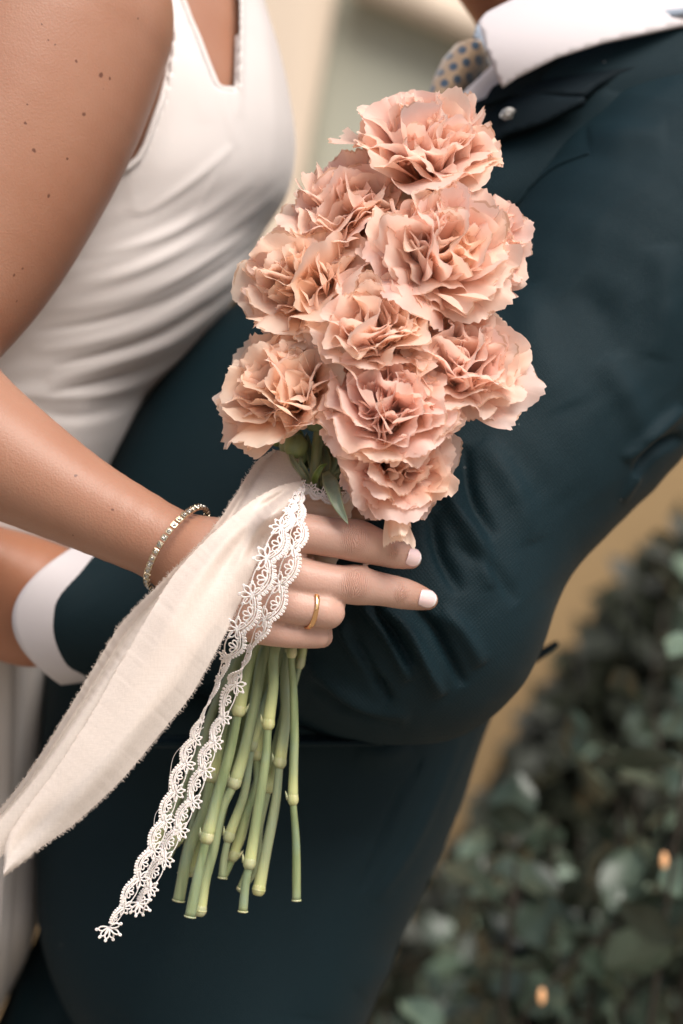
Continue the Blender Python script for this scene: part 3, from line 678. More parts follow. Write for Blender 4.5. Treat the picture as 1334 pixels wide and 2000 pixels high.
patch('collar_lining', [(1190, 66), (1262, 32), (1300, 20), (1460, 0), (1460, 24), (1334, 30), (1268, 42), (1195, 80)], lambda a, b: .100+0*a, m_knot, groom, .003, 12)
patch('jacket_collar', [(946, 196), (962, 170), (1000, 146), (1080, 98), (1140, 70), (1200, 47), (1260, 30), (1334, 21), (1460, 16), (1460, 120), (1334, 118), (1268, 124), (1210, 140), (1165, 164), (1142, 184), (1062, 181), (990, 190), (950, 205)],
      lambda a, b: np.minimum(jf(a, b), .118)-.010+.00002*(a-1100), m_suit2, groom, .004, 9)
lap = patch('lapel', [(880, 232), (925, 200), (960, 186), (1000, 182), (1060, 184), (1100, 188), (1141, 189), (1138, 198), (1110, 213), (1060, 240), (1020, 253), (985, 263), (930, 300), (850, 380), (760, 470), (680, 520), (560, 590), (520, 600), (600, 470), (800, 300)],
      lambda a, b: np.minimum(jf(a, b), .12)-.011, m_suit2, groom, .004, 9)
patch('pocket_flap', [(1036, 1280), (1062, 1266), (1088, 1252), (1092, 1260), (1076, 1274), (1046, 1296)], lambda a, b: .165+0*a, m_suit2, groom, .006, 6)

# ================================================================== CARNATIONS
def petal_mesh(kind, seed):
    r = np.random.default_rng(seed)
    L, W, th0, curl, ruf, cup, crump = {
        'guard': (.0272, .0180, 36, 54, .0018, 12, .0003), 'outer': (.0285, .0170, 27, 50, .0024, 2, .0005),
        'mid': (.0275, .0150, 15, 36, .0028, -12, .0007), 'core': (.0285, .0150, 1, 16, .0030, -26, .0008), 'curl': (.024, .0085, 10, 25, .0010, -90, .0003),
        'loose': (.026, .0125, 12, 26, .0008, 18, .0002)}[kind]
    L *= r.uniform(.92, 1.08); W *= r.uniform(.85, 1.15); nu, nv = 39, 12
    ph = r.uniform(0, 6.3, 6); fr = r.uniform(.9, 1.9); skew = r.uniform(-.25, .25)
    V = []; A = []
    k = 5
    tooth = np.interp(np.linspace(0, 1, nu), np.linspace(0, 1, nu), r.uniform(-.6, .6, nu)+np.array([(i % 2)*1.0-.5 for i in range(nu)])*.5)*r.uniform(.4, 1.0)
    lobe = sum(np.sin(np.linspace(-1, 1, nu)*f*3+p)*a for f, p, a in ((1.2, ph[0], .05), (2.3, ph[1], .04)))
    fold = r.uniform(.2, .6)
    for i in range(nv):
        v = (i/(nv-1))**.85; Lv = L*v
        # profile
        n = 20; o = up = 0.0; t = 0
        for q in range(n):
            t = R_(th0)+R_(curl)*((q+.5)/n*v)**1.4*1.0; o += math.sin(t)*Lv/n; up += math.cos(t)*Lv/n
        tn = (math.cos(t), -math.sin(t)); tg = (math.sin(t), math.cos(t))
        wv = W*(.16+.84*np.clip((v-.06)/.94, 0, 1)**.72)*(1-.10*v**6)
        if kind == 'loose': wv = W*(.62+.38*math.sin(min(1, v*1.15)*math.pi/2))
        for j in range(nu):
            u = j/(nu-1)*2-1; ext = (-.26*u*u*v+lobe[j]*v*v+tooth[j]*.038*(v > .99)+tooth[j]*.008*(v > .85))*L
            x = wv*math.sin(u*1.25)/.95+skew*L*v*v*.3
            m = v**1.6
            d = ruf*m*(math.sin(u*fr*math.pi+ph[2])+.45*v*math.sin(u*fr*2.1*math.pi+ph[3]+v*2))+cup*x*x+crump*m*math.sin(u*9+v*9+ph[4])+ruf*.22*v**8*math.sin(u*17+ph[5])
            d -= fold*abs(u)*W*.35*v
            V.append((x+crump*m*math.sin(v*7+ph[1]+u*4), o+tn[0]*d+tg[0]*ext, up+tn[1]*d+tg[1]*ext)); A.append((v, u*.5+.5, 0))
    F = [(i*nu+j, i*nu+j+1, (i+1)*nu+j+1, (i+1)*nu+j) for i in range(nv-1) for j in range(nu-1)]
    me = mesh('petal', V, F, m_petal); a = me.attributes.new('pv', 'FLOAT_VECTOR', 'POINT'); a.data.foreach_set('vector', np.array(A, np.float32).ravel()); return me
PM = {k: [petal_mesh(k, 100*i+s) for s in range(n)] for i, (k, n) in enumerate((('guard', 7), ('outer', 6), ('mid', 6), ('core', 7), ('curl', 2), ('loose', 4)))}
def tube_attr(name, pts, r, m, parent, pale=None, sides=12):
    b = MB(); b.tube(pts, r, sides); o = b.build(name, m, parent)
    a = o.data.attributes.new('pale', 'FLOAT', 'POINT'); v = np.zeros(len(o.data.vertices)) if pale is None else np.repeat(pale, sides); a.data.foreach_set('value', v.astype(np.float32)); return o
def c2(x, y): return 150+x/2.668, 1230+y/2.668
STEMS = [  # crop points (x, y, node?), depth, radius px
    ([(940, 60), (880, 250), (835, 430, 1), (790, 640), (735, 870), (680, 1080, 1), (645, 1230), (590, 1495)], -.007, 10.5),
    ([(985, 90), (930, 350), (880, 600), (820, 790, 1), (760, 950), (700, 1150), (668, 1300), (640, 1462, 2)], -.001, 10.5),
    ([(1035, 90), (1020, 300), (1000, 480, 1), (985, 680), (940, 950), (895, 1220, 1), (880, 1330), (865, 1468)], -.008, 9.6),
    ([(1120, 110, 1), (1130, 300), (1130, 560), (1135, 700), (1135, 880, 1), (1140, 1100), (1145, 1410)], -.002, 8.2),
    ([(1090, 200), (1092, 450), (1068, 690, 1), (1040, 900), (990, 1150), (948, 1355, 2)], .005, 10),
    ([(1178, 90), (1170, 170, 1), (1130, 330), (1075, 560), (1000, 815, 1), (960, 1000), (925, 1180), (855, 1350)], .012, 7.6),
    ([(1075, 100), (1010, 300), (960, 430), (915, 600, 1), (870, 850), (790, 1070, 1), (770, 1180), (757, 1292)], .006, 8.6),
    ([(865, 100), (800, 300), (745, 560), (700, 760, 1), (655, 950), (590, 1150), (530, 1412)], .005, 11),
    ([(820, 200), (715, 420), (660, 620), (600, 850), (510, 1110, 1), (475, 1188)], .014, 9),
    ([(1000, 150), (975, 400), (940, 650, 1), (930, 800), (880, 950), (810, 1185, 1), (765, 1290)], .016, 8.6),
    ([(900, 100), (850, 330), (780, 560), (740, 700), (690, 900), (640, 1050), (590, 1255, 2)], .010, 9.5),
    ([(790, 250), (690, 500), (600, 720), (510, 920), (400, 1105, 1), (392, 1150)], .018, 8.6)    , ([(900, 60), (820, 300), (715, 620), (690, 740, 1), (640, 900), (560, 1180), (545, 1270)], .013, 7.5),
    ([(1060, 90), (1000, 420), (975, 640, 1), (905, 900), (850, 1080), (815, 1170, 2)], .020, 8),
    ([(1100, 100), (1075, 420), (1010, 700), (985, 800, 1), (950, 1000), (915, 1250), (850, 1360)], .017, 7.2),
    ([(930, 80), (890, 420), (830, 640), (770, 900), (715, 1120, 1), (690, 1220), (600, 1440)], .016, 7.5),
    ([(960, 90), (905, 330), (850, 480, 1), (790, 700), (730, 1000), (640, 1250), (625, 1300)], .018, 8.4)]
BLOOMS = [  # centre px, r px, y, axis (x, up, toward camera), label
    (842, 268, 140, -.012, (.12, .85, .55), 'peach pink carnation at the very top of the bunch, nearest the lapel'),
    (668, 382, 118, -.014, (-.30, .75, .60), 'peach carnation second from the top, on the dress side below the topmost bloom'),
    (862, 472, 136, -.034, (.22, .55, .80), 'large open carnation with a broad cream petal, just below the topmost bloom'),
    (985, 480, 96, -.012, (.85, .05, .45), 'small peach carnation peeking out against the sleeve, facing away to the right'),
    (586, 532, 122, -.022, (-.45, .55, .70), 'apricot carnation at the left edge of the bunch, beside the waist of the dress'),
    (735, 610, 116, -.038, (-.05, .65, .75), 'carnation in the middle of the bunch with thin upright centre petals'),
    (920, 694, 124, -.030, (.35, .50, .80), 'pale pink carnation on the right side spreading petals over the sleeve'),
    (550, 738, 128, -.026, (-.45, .50, .75), 'full creamy carnation lowest on the left, above the ribbon fold'),
    (772, 765, 118, -.042, (.10, .50, .85), 'pink carnation low in the centre, above the lowest bloom'),
    (792, 890, 106, -.036, (.40, .10, .90), 'pink carnation lowest of all, drooping over the index finger'),
    (880, 812, 62, .004, (.7, -.6, .3), 'small half hidden carnation under the right hand bloom'),
    (570, 862, 24, .000, None, 'unopened green carnation bud tucked above the ribbon'),
    (640, 800, 24, .012, None, 'thin carnation stem just behind the lace, ending short of its neighbours'),
    (700, 760, 24, .014, None, 'carnation stem at the back of the bundle, seen between two thicker front stems'),
    (760, 640, 24, .010, None, 'carnation stem behind the longest straight stem on the right of the bundle'),
    (650, 600, 24, .012, None, 'carnation stem behind the two longest cut stems at the left of the bundle'),
    (720, 500, 24, .012, None, 'shaded carnation stem in the middle of the back row of the bundle')]
def smooth_r(n, nodes, r, t):
    return r
car = []; TINT = [.35, .45, .40, .15, .75, .55, .25, .80, .05, .0, .2]
for k, ((pts, dy, rp), (bx, by, br, byy, ax, lab)) in enumerate(zip(STEMS, BLOOMS)):
    path = []; base_off = (k*37 % 11-5)/5.0
    low = [(*c2(p[0], p[1]), dy, (p[2] if len(p) > 2 else 0)) for p in pts]; rp *= 1.05
    axv = Vector((ax[0], -ax[2], ax[1])).normalized() if ax else Vector((-.25, 0, 1)).normalized()
    cpt = P(bx, by, byy); calyx_base = cpt-np.array(axv)*(.0190*br/130+.016 if ax else .010)
    lx = low[0][0]; frac = (lx-530)/70.0
    gx = 628+frac*20+base_off*5; gy2 = .004+dy*.5
    up = [P(gx, 940, gy2), P(gx-12, 1010, gy2*.7), P(588+frac*18, 1150, dy*.4+.001)]
    dirn = calyx_base-up[0]
    midp = up[0]+dirn*.5+np.array((0, .012, 0)) if ax else up[0]+dirn*.5
    full = [calyx_base, midp]+up+[P(a, b, c) for a, b, c, _ in low]
    nm = 5+[i for i in range(len(low))][0]
    full = np.array(full); full[6:-1, 0] += rng.normal(0, .0004, len(full)-7); n = 150; q = cr(full, n)
    L_ = np.r_[0, np.cumsum(np.linalg.norm(np.diff(full, axis=0), axis=1))]; tl = np.linspace(0, L_[-1], n)
    nodes = [(L_[5+i], low[i][3]) for i in range(len(low)) if low[i][3]]
    s_ = 1.0*px_; r = np.full(n, rp*s_); pale = np.zeros(n)
    for (sn, kd) in nodes:
        d = tl-sn                                  # before node (d<0, nearer the bloom) the stem swells and pales
        g = np.exp(-(np.clip(-d, 0, None)/.009)**2)*(d <= 0); pale = np.maximum(pale, g*.95); r = r*(1+.16*g); 
        h = np.exp(-(np.clip(d, 0, None)/.018)**2)*(d > 0); r = r*(1-.24*h)
    root = empty('carnation', full[-1], lab, 'flower', 'carnations bound into the bouquet'); car.append(root)
    st = tube_attr('stem', q, r, m_stem, root, pale)
    for (sn, kd) in nodes:
        i = int(np.argmin(abs(tl-sn))); c = q[i]; T = q[min(i+2, n-1)]-q[i-2]; T /= np.linalg.norm(T)
        # swollen joint with two torn sheath tips
        b = MB(); prof = [(-.0028, 1.05), (-.0014, 1.20), (0, 1.27), (.0009, 1.20), (.0016, 1.02), (.0022, .80)]
        b.tube([c+T*a for a, _ in prof], [rp*s_*m_ for _, m_ in prof], 14)
        o = b.build('stem_node', m_node, st)
        a_ = o.data.attributes.new('pale', 'FLOAT', 'POINT'); a_.data.foreach_set('value', np.full(len(o.data.vertices), .15, np.float32))
        sd_ = np.cross(T, (0, 1, 0)); sd_ /= np.linalg.norm(sd_); sg = random.choice((-1, 1))
        for s3 in ((sg,) if kd == 1 else ()):
            e = c+sd_*s3*rp*s_*1.15; b = MB(); b.tube([e, e-T*.0015+sd_*s3*.0004, e-T*.0034+sd_*s3*.0009], [.0007, .0005, .0001], 7); b.build('sheath', m_node, st)
    # cut end, slightly paler ring
    b = MB(); T = q[-1]-q[-3]; T /= np.linalg.norm(T); b.tube([q[-1]-T*.0003, q[-1]+T*.0002, q[-1]+T*.0004], [r[-1]*1.10, r[-1]*1.14, r[-1]*.9], 12); b.build('cut_end', m_node, st)
    # calyx
    cd_ = np.array(axv) if ax else np.array(axv); sc2 = br/130 if ax else 1.0
    b = MB(); cl = .017*max(sc2, .8); prof = [(0, .0024), (.08, .0042), (.3, .0058), (.7, .0064), (1, .0070)]
    if not ax: prof = [(0, .0024), (.1, .0042), (.4, .0056), (.75, .0050), (1.0, .0022)]
    b.tube([calyx_base+cd_*cl*a for a, _ in prof], [z*max(sc2, .8) for _, z in prof], 14); b.build('calyx', m_calyx, root)
    if not ax: continue
    org = calyx_base+cd_*cl*.75; Q = axv.to_track_quat('Z', 'Y').to_matrix().to_4x4()
    S_ = br/130*1.16
    lay = [('guard', 8), ('outer', 10), ('mid', 10), ('core', 13)] if br > 90 else [('guard', 6), ('outer', 6), ('mid', 6), ('core', 5)]
    a0 = random.uniform(0, 6.28)
    for kd, cnt in lay:
        for z in range(cnt):
            an = a0+2*math.pi*(z+random.uniform(-.28, .28))/cnt; me = random.choice(PM[kd]); s3 = S_*random.uniform(.84, 1.10)*(1.06 if random.random() < .22 else 1)
            tilt = R_(random.uniform(-13, 13)); M = Matrix.Translation(Vector(org)-root.location) @ Q @ Matrix.Rotation(an, 4, 'Z') @ Matrix.Translation((0, .0015 if kd != 'core' else .0004, 0)) @ Matrix.Rotation(-tilt, 4, 'X') @ Matrix.Rotation(R_(random.uniform(-14, 14)), 4, 'Z') @ Matrix.Rotation(R_(random.uniform(-10, 10)), 4, 'Y') @ Matrix.Diagonal((s3*random.uniform(.9, 1.1), s3, s3, 1))
            inst('petal', me, M, root).color = (TINT[k], 0, 0, 1)
        a0 += 1.3
# loose petals that the photo shows singly
def petal_at(root, kind, px, py, y, tip, face, size, sx=1.0):
    """petal whose base sits at (px,py,y), growing towards tip vector (x,up,toward camera)"""
    t = Vector((tip[0], -tip[2], tip[1])).normalized(); f = Vector((face[0], -face[2], face[1])).normalized()
    x = f.cross(t).normalized(); yv = t.cross(x).normalized(); M = Matrix((( x.x, yv.x, t.x), (x.y, yv.y, t.y), (x.z, yv.z, t.z))).to_4x4()
    inst('petal', PM[kind][int(px) % len(PM[kind])], Matrix.Translation(Vector(P(px, py, y))-root.location) @ M @ Matrix.Diagonal((size*sx, size, size, 1)), root)
J = car[9]
petal_at(J, 'curl', 770, 968, -.026, (.10, -1, .20), (.2, .1, 1), .92, .85)
petal_at(J, 'curl', 765, 955, -.030, (.22, -1, .12), (-.2, .2, 1), .80, .8)
# leaves and second bud
def leaf_mesh(pts, wd, m, parent, name='leaf', tw=.0):
    q = cr([P(*p) for p in pts], 22); V = []; nw = 7
    for i, c in enumerate(q):
        t = i/21; T = q[min(i+1, 21)]-q[max(i-1, 0)]; T /= np.linalg.norm(T)+1e-9; s = np.cross(T, (0, -1, 0)); s /= np.linalg.norm(s)+1e-9
        ca, sa = math.cos(tw*t), math.sin(tw*t); w_ = wd*px_*(math.sin(min(1, (t*.93+.07))*math.pi)**.7*.9+.1*(1-t))*(1 if t < .97 else .3)
        for j in range(nw):
            u = j/(nw-1)*2-1; V.append(c+(s*ca+np.array((0, 1, 0))*sa)*u*w_+np.array((0, 1., 0))*(1-abs(u))*w_*.35)
    F = [(i*nw+j, i*nw+j+1, (i+1)*nw+j+1, (i+1)*nw+j) for i in range(21) for j in range(nw-1)]
    o = obj(name, V, F, m, parent); solid(o, .0004, 0)
    a = o.data.attributes.new('pale', 'FLOAT', 'POINT'); a.data.foreach_set('value', np.array([.35 if j in (0, nw-1) or i < 3 else 0 for i in range(22) for j in range(nw)], np.float32)); return o
leaf_mesh([(636, 922, -.012), (648, 950, -.030), (660, 985, -.036), (680, 1024, -.036)], 15, m_leaf, car[8])
leaf_mesh([(606, 948, -.008), (590, 925, -.012), (570, 895, -.010), (564, 866, -.006)], 6, m_leaf, car[11])
leaf_mesh([(603, 950, -.008), (596, 925, -.011), (588, 905, -.012), (586, 890, -.011)], 7, m_leaf, car[7])
leaf_mesh([(612, 950, -.008), (617, 930, -.012), (628, 912, -.013), (640, 905, -.012)], 7, m_calyx, car[5])
leaf_mesh([(618, 950, -.006), (612, 910, -.006), (604, 875, -.002), (602, 850, 0)], 9, m_leaf, car[4])
leaf_mesh([(650, 955, -.008), (662, 950, -.012), (680, 948, -.013), (694, 938, -.010)], 9, m_leaf, car[6])
leaf_mesh([(630, 950, -.006), (634, 925, -.008), (636, 895, -.006), (630, 870, .0)], 11, m_leaf, car[3])
leaf_mesh([(585, 930, .002), (600, 900, .004), (596, 870, .006), (600, 845, .006)], 9, m_leaf, car[1])
b = MB(); qq = cr([P(546, 872, .002), P(541, 858, .002), P(532, 836, .0)], 8); b.tube(qq, np.array((3, 11, 15, 16, 16, 15, 14, 13))*px_, 14); o = b.build('calyx', m_calyx, car[7])
b = MB(); qq = cr([P(584, 890, -.004), P(579, 876, -.006), P(573, 850, -.006)], 9); b.tube(qq, np.array((5, 16, 21, 23, 24, 23, 21, 18, 14))*px_, 16); o = b.build('calyx', m_calyx, car[1])
tube_attr('stem', cr([P(613, 990, -.004), P(614, 940, -.006), P(618, 890, -.006), P(622, 850, -.004), P(630, 800, -.004)], 20), 10.5*px_, m_stem, car[5])

# ================================================================== WRAP, RIBBON, LACE
n1, n2 = 60, 72; V = []
for i in range(n1):
    t = i/(n1-1); cx = 642-34*t; cy = 958+152*t; rx = (54-8*t)
    for j in range(n2):
        th = 2*math.pi*j/n2; ct, st = math.cos(th), math.sin(th)
        wr = 1+.022*math.sin(t*26+th*1.0)+.018*math.sin(t*47+th*2+1)+.012*math.sin(t*12-th*3)
        flare = 1+.05*math.exp(-t*14)
        V.append(P(cx+rx*ct*wr*flare, cy+(16*(1-t)*max(0, -st)+ct*7)*(1-t*.5)+ct*3, .002+.0150*st*wr*flare))
F = [(i*n2+j, i*n2+(j+1) % n2, (i+1)*n2+(j+1) % n2, (i+1)*n2+j) for i in range(n1-1) for j in range(n2)]
rib = empty('ribbon', P(600, 1110, 0), 'wide cream silk ribbon with frayed edges, wrapping the stems and trailing lower left', 'ribbon')
o = obj('wrap', V, F, m_wrap, rib); solid(o, .0006, 1)
def sheet(name, Lc, Rc, yc, bulge, m, parent, ns=220, nw=30, waves=(), jag=0, edge=0):
    A = cr(np.array(Lc, float), ns); B = cr(np.array(Rc, float), ns); t = np.linspace(0, 1, ns); Y = np.interp(t, yc[0], yc[1])
    if jag:
        A[:, :2] += rng.normal(0, jag, (ns, 2)); B[:, :2] += rng.normal(0, jag, (ns, 2))
    V = []; G = []
    for i in range(ns):
        for j in range(nw):
            u = j/(nw-1); q = A[i]*(1-u)+B[i]*u; y = Y[i]-bulge*math.sin(u*math.pi)-edge*math.exp(-(u/.06)**2)
            for (s0, u0, ws, wu, am) in waves: y += am*math.exp(-((t[i]-s0)/ws)**2-((u-u0)/wu)**2)
            V.append(P(q[0], q[1], y))
    F = [(i*nw+j, i*nw+j+1, (i+1)*nw+j+1, (i+1)*nw+j) for i in range(ns-1) for j in range(nw-1)]
    o = obj(name, V, F[::1], m, parent); return o, np.array(V).reshape(ns, nw, 3)
def fray(Vg, side, n, parent, Lm=.0018, m=None):
    b = MB(); ns = len(Vg); E = Vg[:, 0] if side == 0 else Vg[:, -1]; I = Vg[:, 1] if side == 0 else Vg[:, -2]
    for k in range(n):
        f = random.uniform(0, ns-1.01); i = int(f); c = E[i]+(E[i+1]-E[i])*(f-i); o = E[i]-I[i]; o = o/np.linalg.norm(o); T = E[i+1]-E[i]; T = T/np.linalg.norm(T)
        l = Lm*random.uniform(.25, 1.0); d = o+T*random.uniform(-.9, .9); d /= np.linalg.norm(d); e = np.array((random.uniform(-1, 1), random.uniform(-1, 1), random.uniform(-1, 1)))*l*.3
        b.tube([c-o*.0004, c+d*l*.5+e*.4, c+d*l+e], [.00010, .00008, .00004], 3, cap=False)
    o = b.build('frayed_edge', m or m_lace, parent); o['kind'] = 'stuff'; return o
OUT = [(534, 878), (500, 903), (455, 975), (405, 1045), (330, 1122), (240, 1214), (190, 1292), (130, 1392), (62, 1500), (0, 1580), (-70, 1650)]
BACKR = [(583, 890), (592, 925), (560, 985), (525, 1060), (455, 1165), (398, 1250), (338, 1345), (255, 1430), (165, 1520), (60, 1620), (-60, 1730)]
ys = ([0, .08, .2, .4, .7, 1], [-.006, -.016, -.034, -.047, -.054, -.058])
o1, G1 = sheet('tail_back', OUT, BACKR, ys, .0015, m_ribbon, rib, waves=[(.55, .13, .45, .055, .008), (.3, .3, .2, .12, -.002)], jag=.5, edge=.003)
FL = [(590, 938), (540, 952), (490, 980), (443, 1018), (390, 1066), (333, 1132), (280, 1220), (230, 1305), (177, 1398), (106, 1508), (46, 1588), (14, 1640), (6, 1700)]
FR = [(593, 946), (586, 985), (560, 1020), (528, 1052), (498, 1108), (448, 1222), (408, 1298), (368, 1365), (325, 1418), (240, 1520), (150, 1605), (85, 1652), (8, 1712)]
ys2 = ([0, .08, .2, .4, .7, 1], [-.016, -.034, -.042, -.0505, -.0575, -.0615])
o2, G2 = sheet('tail_front', FL, FR, ys2, .0030, m_ribbon, rib, waves=[(.095, .60, .045, .20, -.0125), (.075, .28, .03, .10, .005), (.16, .78, .03, .10, .004), (.20, .5, .08, .15, .003), (.35, .3, .2, .15, -.002), (.6, .65, .25, .2, -.0025), (.9, .5, .08, .3, .004)], jag=.5)
fray(G1, 0, 620, rib, .0015, m_ribbon); fray(G2, 0, 460, rib, .0011, m_ribbon); fray(G2, 1, 760, rib, .0014, m_ribbon)
def lace(label, pts, pitch, flip, ends, yb, rad=.00030):
    """a tatted strip: scallops with picots, flowers of rings, built from thread tubes; pts: (px,py,width px,y,twist)"""
    q = cr(np.array(pts, float), 400); xy = np.stack([P(a[0], a[1], a[3]) for a in q]); L_ = np.r_[0, np.cumsum(np.linalg.norm(np.diff(xy, axis=0), axis=1))]
    root = empty('lace_trim', xy[0], label, 'lace', 'lace ends hanging from the bouquet')
    def pos(s, v, h=0):
        s = np.clip(s, 0, L_[-1]); c = np.array([np.interp(s, L_, xy[:, d]) for d in range(3)]); e = 6e-4
        T = np.array([np.interp(s+e, L_, xy[:, d]) for d in range(3)])-np.array([np.interp(s-e, L_, xy[:, d]) for d in range(3)]); T /= np.linalg.norm(T)+1e-12
        S = np.cross(T, (0, 1, 0)); S /= np.linalg.norm(S)+1e-12; S *= flip; w_ = np.interp(s, L_, q[:, 2])*px_; tw = np.interp(s, L_, q[:, 4])
        D = np.array((0, 1., 0)); X = S*math.cos(tw)+D*math.sin(tw)*.8; Nn = -S*math.sin(tw)+D*math.cos(tw)
        return c+X*(v-.45)*w_+Nn*h
    s = 0.0; i = 0
    def ring(mb, s0, v0, ang, ln, wd, n=12):
        w_ = max(np.interp(s0, L_, q[:, 2])*px_, .003); pts_ = []
        for k in range(n):
            t = 2*math.pi*k/n; a = (1-math.cos(t))/2; bb = math.sin(t)*(.35+.65*a)
            du = a*ln; dv = bb*wd; sx_ = du*math.sin(ang)+dv*math.cos(ang); vx = du*math.cos(ang)-dv*math.sin(ang)
            pts_.append(pos(s0+sx_*w_, v0+vx, random.uniform(-.00008, .00008)))
        mb.loop(pts_, rad)
    while s < L_[-1]-pitch*.35*px_:
        pt = pitch*px_*float(np.clip(np.interp(s, L_, q[:, 2])/50, .58, 1)); A = MB()
        for off in (0, .10, .19):
            A.tube([pos(s+pt*t, .30+off-.27*math.sin(math.pi*t), .0002*math.sin(9*t+off*30)) for t in np.linspace(0, 1, 13)], rad*(1.0 if off else 1.25), 5)
        npic = 11
        for k in range(npic):
            t = (k+.5)/npic; v0 = .30-.27*math.sin(math.pi*t); lean = (t-.5)*1.0; ring(A, s+pt*t, v0+.02, math.pi-lean*.5+random.uniform(-.15, .15), .15, .045, 8)
        A.build('scallop', m_lace, root)
        B = MB()
        for a in np.radians((-118, -66, -22, 22, 66, 118)): 
            a = a+random.uniform(-.12, .12); ring(B, s, .46, a, .42 if abs(a) < 1.6 else .36, .125, 14); ring(B, s+.40*math.sin(a)*np.interp(s, L_, q[:, 2])*px_, .46+.40*math.cos(a), a, .10, .05, 7)
        B.build('lace_flower', m_lace, root)
        B = MB()
        for a in (-.9, 0, .9): ring(B, s+pt*.5, .20, a+random.uniform(-.1, .1), .34, .11, 12)
        B.tube([pos(s+pt*t, .52+.16*math.sin(math.pi*t)) for t in np.linspace(.12, .88, 9)], rad*.8, 5)
        B.build('ring_cluster', m_lace, root)
        s += pt; i += 1
    # end flower
    ex, ey, rr, yy = ends; B = MB(); c = P(ex, ey, yy)
    for k, a in enumerate(np.radians((-80, -42, -8, 28, 65, 105))):
        d = np.array((math.sin(a)*.9-.15, .2*math.cos(k*2), -math.cos(a))); d /= np.linalg.norm(d); sd_ = np.cross(d, (0, 1, 0)); sd_ /= np.linalg.norm(sd_)
        for (f0, f1, w_) in ((0, 1, .26), (1.0, 1.28, .10)):
            B.loop([c+d*rr*px_*(f0+(f1-f0)*(1-math.cos(t))/2)+sd_*rr*px_*w_*math.sin(t)*(.4+.6*(1-math.cos(t))/2) for t in np.linspace(0, 2*math.pi, 13)[:-1]], rad*1.15)
    B.build('lace_flower', m_lace, root)
    return root
lace('right hand end of ivory tatted lace crossing the fingers, ending in a small flower', [(590, 946, 18, -.017, .9), (583, 985, 26, -.034, .5), (580, 1030, 42, -.040, .1), (570, 1075, 48, -.043, .1), (554, 1122, 48, -.043, .2), (537, 1168, 48, -.042, .1), (516, 1212, 50, -.040, .3), (492, 1258, 28, -.034, 1.0), (477, 1295, 26, -.028, 1.2), (460, 1335, 46, -.024, 2.9), (446, 1375, 34, -.022, 3.4),
    (428, 1425, 34, -.021, 3.6), (404, 1490, 42, -.021, 3.5), (382, 1550, 40, -.021, 3.6), (358, 1605, 40, -.021, 3.5), (330, 1660, 42, -.021, 3.6), (302, 1715, 40, -.021, 3.6), (276, 1772, 34, -.021, 3.9)], 76, -1, (272, 1765, 20, -.021), 0)
lace('left hand end of ivory tatted lace beside the wide ribbon, hanging lowest', [(584, 948, 18, -.020, .8), (565, 1000, 30, -.044, .5), (543, 1045, 50, -.050, .15), (520, 1095, 54, -.052, .1), (498, 1152, 54, -.052, .0), (476, 1205, 52, -.049, .2), (452, 1258, 52, -.044, .2), (436, 1300, 30, -.036, .9), (420, 1345, 28, -.031, 1.2), (397, 1395, 26, -.028, 1.8),
    (378, 1450, 34, -.027, 2.7), (356, 1510, 40, -.027, 2.7), (334, 1570, 40, -.027, 2.6), (308, 1640, 40, -.027, 2.7), (280, 1700, 42, -.027, 2.6), (246, 1765, 38, -.027, 2.5), (220, 1805, 26, -.027, 2.2)], 74, -1, (213, 1812, 21, -.027), 0)
lace('short lace band edging the top of the ribbon wrap below the green leaves', [(588, 948, 26, -.012, 3.3), (612, 958, 30, -.0165, 3.3), (640, 968, 30, -.0185, 3.3), (668, 968, 30, -.0165, 3.3), (694, 962, 26, -.009, 3.3)], 48, -1, (694, 962, 5, -.006), 0, .0002)
b = MB(); b.tube(cr([P(398, 1420, -.028), P(366, 1448, -.026), P(340, 1476, -.024), P(331, 1520, -.024), P(326, 1560, -.025), P(304, 1590, -.026), P(300, 1625, -.027)], 50), .00012, 4)
b.tube(cr([P(350, 1520, -.03), P(342, 1560, -.028), P(330, 1580, -.026), P(345, 1600, -.024)], 20), .00010, 4)
tag(b.build('loose_thread', m_lace, None, loc=P(366, 1448, -.026)), 'single loose thread curling away from the lace over the dark jacket', 'thread')

# ================================================================== JEWELLERY
br = empty('bracelet', P(345, 1070, -.010), 'line bracelet of square pale gold links with clear stones on the wrist', 'bracelet')
e1 = np.array((.546, 0, .837)); e3 = np.array((-.40, -.87, -.22)); 
e3 = e3-e1*e3.dot(e1); e3 /= np.linalg.norm(e3); Cb = P(346, 1070, -.011); ra, rb = 92*px_, .0212
nl = 38
for k in range(nl):
    th = 2*math.pi*k/nl; c = Cb+e1*ra*math.cos(th)+e3*rb*math.sin(th); T = -e1*ra*math.sin(th)+e3*rb*math.cos(th); T /= np.linalg.norm(T); O = e1*math.cos(th)/ra+e3*math.sin(th)/rb; O /= np.linalg.norm(O); S2 = np.cross(T, O)
    b = MB(); plain = (11 <= k <= 14) is True and k in (14, 15)
    b.box(c, (T, S2, O), (.00120, .00115, .0006)); 
    for s3 in (-1, 1): b.box(c+S2*s3*.00108+O*.0003, (T, S2, O), (.00125, .00018, .0007))
    o = b.build('link', m_brac, br, smooth=False); bvv = o.modifiers.new('edge', 'BEVEL'); bvv.width = .00015; bvv.segments = 1
    b = MB(); n = 8; ringp = lambda rr, h: [c+O*h+T*rr*math.cos(2*math.pi*q/n)+S2*rr*math.sin(2*math.pi*q/n) for q in range(n)]
    Vg = ringp(.00088, .0006)+ringp(.00052, .00120); b.add(Vg, [(q, (q+1) % n, n+(q+1) % n, n+q) for q in range(n)]+[tuple(range(n, 2*n))]); b.build('stone', m_gem, o, smooth=False)
